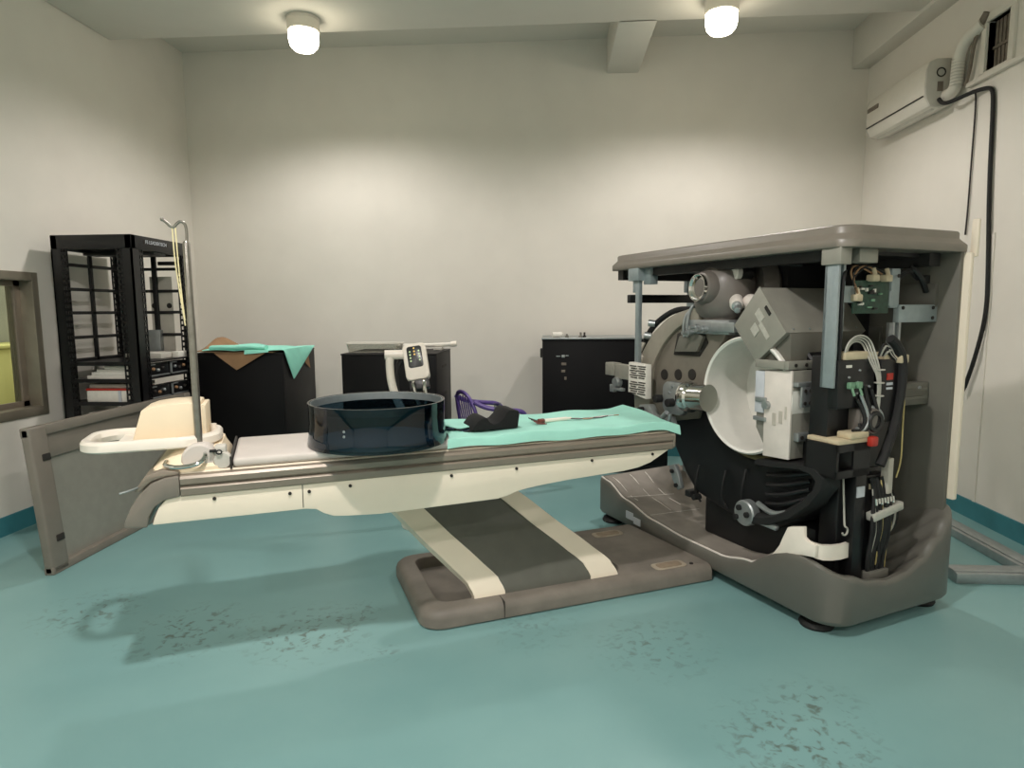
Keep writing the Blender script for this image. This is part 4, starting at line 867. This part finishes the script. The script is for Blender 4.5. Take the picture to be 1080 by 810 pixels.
# brown paper and mint cloth on the first cabinet
def brown(a, b_):
    x = -2.92+.66*a; y = 5.72-.68*b_; z = 1.178+.004*math.sin(a*9+b_*7)
    z += .11*math.exp(-((a-.03)/.15)**2-((b_-.42)/.32)**2)
    if b_ > .94: pass
    return (x, y, z)
d = MB().sheet(brown, 30, 20, .004)
fl = lambda a, b_: (-2.76+.44*a, 5.062-.012*b_, 1.176-b_*.145*max(0, 1-abs(a-.42)/.45 if a < .42 else 1-(a-.42)/.58)-.0)
d.sheet(fl, 24, 8, .004)
d.sheet(lambda a, b_: (-2.196+.004*b_, 5.50+.10*a+.04*b_, 1.176-b_*(.13+.05*a)), 6, 6, .003)
tag(d.obj('brown_paper', M['brown'], None, sharp=60), 'crumpled brown paper under the mint cloth on the black cabinet', 'paper')
def mint(a, b_):
    x = -2.86+.665*a; y = 5.70-.655*b_
    z = 1.19+.008*abs(math.sin(a*8+b_*3))+.006*math.sin(b_*9)*(1-a)+.02*math.exp(-((a-.2)/.2)**2)*(1-b_)
    return (x, y, z)
d = MB().sheet(mint, 40, 24, .004)
def tri(a, b_):       # corner hanging down the right side
    y = 5.06+.68*a; lo_ = (1-abs(a-.27)/.27 if a < .27 else 1-(a-.27)/.73)
    return (-2.192+.014*math.sin(b_*2), y, 1.197-b_*(.26*max(0.02, lo_)))
d.sheet(tri, 30, 12, .004)
d.sheet(lambda a, b_: (-2.50+.20*a, 5.046-.006*b_, 1.195-.035*b_*(1-.5*a)), 10, 3, .004)
for k in range(2):     # folded rolls lying along the front edge
    x0 = -2.80+.16*k
    d.tube([(x0, 5.10, 1.212), (x0+.14, 5.085, 1.216+.006*k), (x0+.30, 5.10, 1.212)], .02, 10, 2, flat=.045)
tag(d.obj('mint_cloth', M['teal_b'], None, sharp=60), 'mint green folded cloth hanging off the corner of the black cabinet', 'cloth')
# on the second cabinet
t = thing('clear_tray', 'clear plastic tray on the left of the cabinet behind the drum', 'tray', (-1.42, 5.05, 1.1725))
tb_ = MB()
tb_.loops([[(p[0], p[1], z) for p in rrect(-.22+d_, .22-d_, -.09+d_, .09-d_, .04, 5)] for d_, z in ((.015, 0), (.0, .075), (.004, .075), (.018, .004))], False, True)
tb_.obj('tray_shell', M['clear'], t)
MB().tube([(p[0], p[1], .076) for p in rrect(-.22, .22, -.09, .09, .04, 5)], .005, 8, 0, True).obj('tray_rim', M['acwhite'], t)
t = thing('white_tube', 'long white tube lying at the back of the cabinet behind the drum', 'tube', (-1.05, 5.35, 1.1725))
MB().tube([(-.27, 0, .035), (0, .01, .04), (.20, .02, .048)], .017, 12, 2).obj('tube', M['paper'], t)
MB().lathe([(0, 0), (.022, 0), (.024, .01), (.024, .05), (0, .05)], (.19, .02, .048), (1, .05, .1), 18).obj('tube_end', M['white'], t)
MB().box(-.20, -.12, -.03, .05, 0, .02, bev=.004).box(.05, .12, -.03, .05, 0, .026, bev=.004).obj('tube_rest', M['acgrey'], t)
t = thing('white_syringe', 'short white syringe lying between the clear tray and the control head', 'syringe', (-1.13, 5.02, 1.1725))
MB().lathe([(0, 0), (.014, 0), (.016, .005), (.016, .10), (.006, .11), (.006, .13), (0, .13)], (-.05, 0, .017), (1, .05, 0), 18).obj('barrel', M['paper'], t)
MB().lathe([(0, 0), (.006, 0), (.006, .07), (.013, .07), (.013, .075), (0, .075)], (-.05, 0, .017), (-1, -.05, 0), 14).obj('plunger', M['alu'], t)
# on the third cabinet
t = thing('white_roll', 'small white roll at the left end of the tallest cabinet top', 'tape roll', (.04, 5.90, 1.2525))
MB().lathe([(0, -.045), (.022, -.045), (.024, -.04), (.024, .04), (.022, .045), (0, .045)], (0, 0, .024), (1, .2, 0), 24).obj('roll', M['paper'], t)
MB().lathe([(.01, .046), (.01, .049), (0, .049)], (0, 0, .024), (1, .2, 0), 16).obj('roll_core', M['slot'], t)
for k, x_ in enumerate((.13, .255)):
    t = thing('metal_fitting', ('small dark metal fitting next to the white roll on the tallest cabinet', 'taller dark metal fitting farther from the white roll on the tallest cabinet')[k], 'fitting', (x_, 5.90, 1.2525), 0, 'small fittings on the tallest cabinet')
    MB().lathe([(0, 0), (.018, 0), (.018, .012), (.009, .014), (.009, .03+.015*k), (0, .03+.015*k)], seg=16).obj('fitting_body', M['steel'], t)
    if k: MB().lathe([(0, 0), (.016, 0), (.016, .012), (.009, .014), (.009, .045), (0, .045)], (.035, 0, 0), seg=16).obj('second_pin', M['slot'], t)

# ------------------------------------------------------------------ control head on its stand
t = thing('control_stand', 'white hand control with lit keypad on a curved stand, behind the drum', 'control stand', (-.93, 4.32, 0), math.radians(8))
bs = MB().lathe([(0, 0), (.13, 0), (.135, .015), (.13, .04), (.05, .06), (.03, .08), (.03, .62), (0, .62)], seg=36).obj('stand_base', M['white'], t)
MB().tube([(0, 0, .60), (-.05, .0, .72), (-.13, .0, .86), (-.175, .0, 1.0), (-.185, .0, 1.13), (-.18, .0, 1.20)], .028, 12, 2).obj('curved_arm', M['white'], t)
MB().cyl((-.215, 0, 1.205), (-.05, .01, 1.205), .032).obj('pivot', M['white'], t)
lab(MB().tube([(-.11, .0, .84), (-.15, .02, .98), (-.14, .03, 1.12), (-.09, .03, 1.18)], .02, 10, 2).obj('black_hose', M['rubber'], t), 'black hose beside the arm')
Mh = Matrix.Translation((0, -.03, 1.15)) @ tip(math.radians(-9), 'Y') @ tip(math.radians(-22), 'X')
hd_ = MB().loops([[Mh @ Vector((p[0], y, p[1])) for p in rrect(-.08*k0, .08*k0, -.10*k0-.03, .14*k0-.01, .035*k0, 6)] for y, k0 in ((.04, .86), (.03, .97), (0, 1), (-.03, 1), (-.042, .96), (-.046, .90))], True, True)
hb = hd_.obj('head_shell', M['white'], t)
kp = MB().prism(rrect(-.05, .05, -.045, .105, .018, 5), -.051, -.045, 'y', M=Mh, bev=.001).obj('keypad', M['greengrey'], hb)
lk = MB(); ly = MB()
for r in range(6):
    for c_ in range(3):
        if (r, c_) in ((3, 1), (4, 1), (5, 0), (5, 2), (5, 1), (0, 0), (0, 2)): continue
        (ly if c_ == 1 else lk).lathe([(0, 0), (.006, 0), (.0045, .003), (0, .003)], Mh @ Vector((-.03+.03*c_, -.051, .09-.022*r)), Mh.to_3x3() @ Vector((0, -1, 0)), 10)
o = lk.obj('green_keys', M['led'], hb); o = ly.obj('amber_keys', M['ledy'], hb)
lab(MB().prism(rrect(-.065, .065, -.19, -.12, .012, 4), -.03, .03, 'y', M=Mh, bev=.003).obj('socket_block', M['black'], t), 'black socket block under the head')
for k, x_ in enumerate((-.035, .035)):
    lab(MB().tube([Mh @ Vector((x_, -.035, -.14)), Mh @ Vector((x_*1.1, -.06, -.165)), Mh @ Vector((x_*.9, -.06, -.20)), Mh @ Vector((x_, -.04, -.25)), Mh @ Vector((x_*.6, -.02, -.30))], .012, 10, 2).obj('connector', M['chrome'], t), 'silver cable connector')

# ------------------------------------------------------------------ purple plastic armchair
t = thing('plastic_armchair', 'small purple plastic armchair with slatted back, behind the couch by the cabinet', 'chair', (-.52, 5.44, 0), math.radians(-62))
t.scale = (.95, .95, .95)
# local: chair faces +y; width along x
bk_ = MB()
arch = [(-.24, -.20, .42), (-.245, -.235, .62), (-.22, -.262, .76), (-.14, -.285, .845), (0, -.292, .87), (.14, -.285, .845), (.22, -.262, .76), (.245, -.235, .62), (.24, -.20, .42)]
bk_.tube(arch, .02, 10, 2, flat=.016)
bk_.box(-.2, .2, -.235, -.215, .44, .49, bev=.006)
bo = bk_.obj('backrest', M['purple'], t)
for k in range(7):
    x_ = -.165+.055*k; zt = .855-.9*x_*x_*2
    MB().tube([(x_*.85, -.222, .47), (x_*1.05, -.265, .70), (x_*1.1, -.285, zt-.02)], .012, 8, 1, flat=.006).obj('slat', M['purple'], bo)
MB().box(-.23, .23, -.22, .24, .40, .425, bev=.01, seg=3).obj('seat', M['purple'], t)
for s_ in (-1, 1):
    MB().tube([(s_*.225, -.262, .80), (s_*.265, -.18, .75), (s_*.28, .0, .715), (s_*.27, .18, .70), (s_*.25, .22, .62), (s_*.235, .215, .41)], .021, 10, 2, flat=.03).obj('armrest', M['purple'], t)
    MB().tube([(s_*.22, .21, .41), (s_*.25, .25, 0)], .022, 10).obj('leg', M['purple'], t)
    MB().tube([(s_*.22, -.20, .41), (s_*.25, -.27, 0)], .022, 10).obj('leg', M['purple'], t)

# ------------------------------------------------------------------ right wall: air conditioner, pipes, vent, cords
AY0, AY1 = 5.17, 6.10
t = thing('air_conditioner', 'white split air conditioner hung high on the right wall', 'air conditioner', (XR, (AY0+AY1)/2, 3.0)); o_ = (XR, (AY0+AY1)/2, 3.0)
acp = [(XR-.002, 3.01), (XR-.10, 2.985), (XR-.175, 3.0), (XR-.205, 3.06), (XR-.215, 3.14), (XR-.21, 3.26), (XR-.19, 3.315), (XR-.14, 3.335), (XR-.002, 3.335)]
MB().prism(acp, AY0+.02, AY1-.02, 'y', bev=.006, ang=.8).obj('body', M['acwhite'], t, o_)
for y0, y1 in ((AY0, AY0+.02), (AY1-.02, AY1)):
    MB().prism(acp, y0, y1, 'y', bev=.005, ang=.8).obj('end_cover', M['acgrey'], t, o_)
MB().box(XR-.219, XR-.19, AY0+.03, AY1-.03, 3.072, 3.078).obj('panel_gap', M['slot'], t, o_)
MB().prism([(XR-.19, 3.03), (XR-.12, 2.98), (XR-.115, 2.986), (XR-.186, 3.036)], AY0+.05, AY1-.05, 'y').obj('air_flap', M['acgrey'], t, o_)
MB().box(XR-.219, XR-.205, AY1-.22, AY1-.04, 3.20, 3.235, bev=.002).obj('display_window', M['ventslat'], t, o_)
MB().tube([(XR-.11+.03*math.cos(a), AY0-.004, 3.235+.03*math.sin(a)) for a in [2*PI*i/16 for i in range(16)]], .005, 6, 0, True).obj('end_ring', M['slot'], t, o_)
MB().box(XR-.13, XR-.09, AY0-.004, AY0, 3.10, 3.17).obj('end_slots', M['ventslat'], t, o_)
t = thing('insulated_pipe', 'white wrapped pipe bending from the air conditioner up into the vent hole', 'pipe', (XR-.05, 5.0, 3.1)); o_ = (XR-.05, 5.0, 3.1)
pth = [(XR-.06, 5.166, 3.07), (XR-.065, 5.12, 3.06), (XR-.06, 5.06, 3.09), (XR-.06, 5.055, 3.20), (XR-.06, 5.05, 3.30), (XR-.055, 5.0, 3.385), (XR-.04, 4.93, 3.42), (XR-.02, 4.86, 3.445)]
MB().tube(pth, .042, 16, 2).obj('pipe_wrap', M['acwhite'], t, o_)
for i in range(9):
    z = 3.10+.022*i
    MB().lathe([(.042, -.004), (.0455, 0), (.042, .004)], (XR-.06, 5.055, z), (0, 0, 1), 20).obj('wrap_ring', M['acgrey'], t, o_)
lab(MB().tube([(XR-.03, 4.90, 3.425), (XR-.02, 4.855, 3.47), (XR-.015, 4.83, 3.50)], .03, 10, 1).obj('pipe_plug', M['ventslat'], t, o_), 'grey putty end of the pipe')
MB().tube([(XR-.03, 5.0, 3.08), (XR-.03, 4.96, 3.18), (XR-.03, 4.94, 3.32), (XR-.03, 4.90, 3.42)], .012, 8, 2).obj('drain_pipe', M['ventslat'], t, o_)
t = thing('wall_vent', 'white framed vent opening with dark vertical slats on the right wall', 'vent', (XR, 4.715, 3.1)); o_ = (XR, 4.715, 3.1)
fr = MB()
for y0, y1, z0, z1 in ((VY0-.05, VY1+.05, VZ1, VZ1+.05), (VY0-.05, VY1+.05, VZ0-.006, VZ0+.01), (VY0-.05, VY0, VZ0, VZ1), (VY1, VY1+.05, VZ0, VZ1)):
    fr.box(XR-.02, XR+.10, y0, y1, z0, z1, bev=.004)
fr.obj('vent_frame', M['acwhite'], t, o_)
MB().box(XR+.09, XR+.10, VY0, VY1, VZ0, VZ1).obj('vent_back', M['slot'], t, o_)
for k in range(6):
    y_ = VY0+.025+.037*k
    MB().box(XR+.04, XR+.05, y_-.012, y_+.012, VZ0, VZ1).obj('slat', M['ventslat'], t, o_)
MB().box(XR+.03, XR+.055, VY0, VY1, 3.255, 3.275).obj('slat_bar', M['ventslat'], t, o_)
tag(MB().box(XR-.035, XR, 4.0, 4.99, 3.058, 3.088, bev=.004).box(XR-.03, XR, 4.0, 4.99, 3.088, 3.092, bev=.001).obj('cable_trunking', M['acwhite']), 'white cable trunking under the vent on the right wall', 'trunking')
cp_ = [(XR-.12, AY0-.012, 3.04), (XR-.12, 5.10, 2.985), (XR-.09, 5.0, 2.985), (XR-.05, 4.88, 3.0), (XR-.02, 4.76, 2.99), (XR-.018, 4.715, 2.96), (XR-.018, 4.70, 2.85), (XR-.02, 4.675, 2.3), (XR-.02, 4.62, 1.75), (XR-.022, 4.60, 1.45), (XR-.03, 4.67, 1.15), (XR-.03, 4.76, .93)]
cb = MB().tube(cp_, .014, 10, 3)
t = thing('power_cord', 'thick black cord hanging down the right wall from the air conditioner', 'cord', (XR-.02, 4.7, 2.0))
cb.obj('cord', M['rubber'], t, (XR-.02, 4.7, 2.0))
MB().cyl((XR-.03, 4.76, .93), (XR-.03, 4.775, .885), .012, .004).obj('cord_end', M['slot'], t, (XR-.02, 4.7, 2.0))
t = thing('thin_wire', 'thin dark wire hanging down the right wall beside the thick black cord', 'wire', (XR-.012, 4.9, 2.5))
MB().tube([(XR-.012, 5.0, 3.01), (XR-.012, 4.95, 3.03), (XR-.012, 4.91, 3.02), (XR-.012, 4.895, 2.9), (XR-.012, 4.90, 2.5), (XR-.012, 4.90, 2.2), (XR-.012, 4.91, 2.02)], .006, 8, 2).obj('wire', M['slot'], t, (XR-.012, 4.9, 2.5))
# floor trunking on the right
t = tag(MB().box(XR-.36, XR-.23, 1.6, 5.6, 0, .055, bev=.006).box(XR-.335, XR-.255, 1.6, 5.6, .055, .062, bev=.002).obj('floor_trunking', M['alu']), 'long metal trunking lying along the floor by the right wall', 'trunking')
a_ = math.radians(0)
t = tag(MB().box(2.2, XR-.36, 3.49, 3.62, 0, .06, bev=.006).box(2.2, XR-.36, 3.51, 3.60, .06, .066, bev=.002).obj('floor_trunking', M['alu']), 'short metal trunking running from the machine base to the wall trunking', 'trunking')
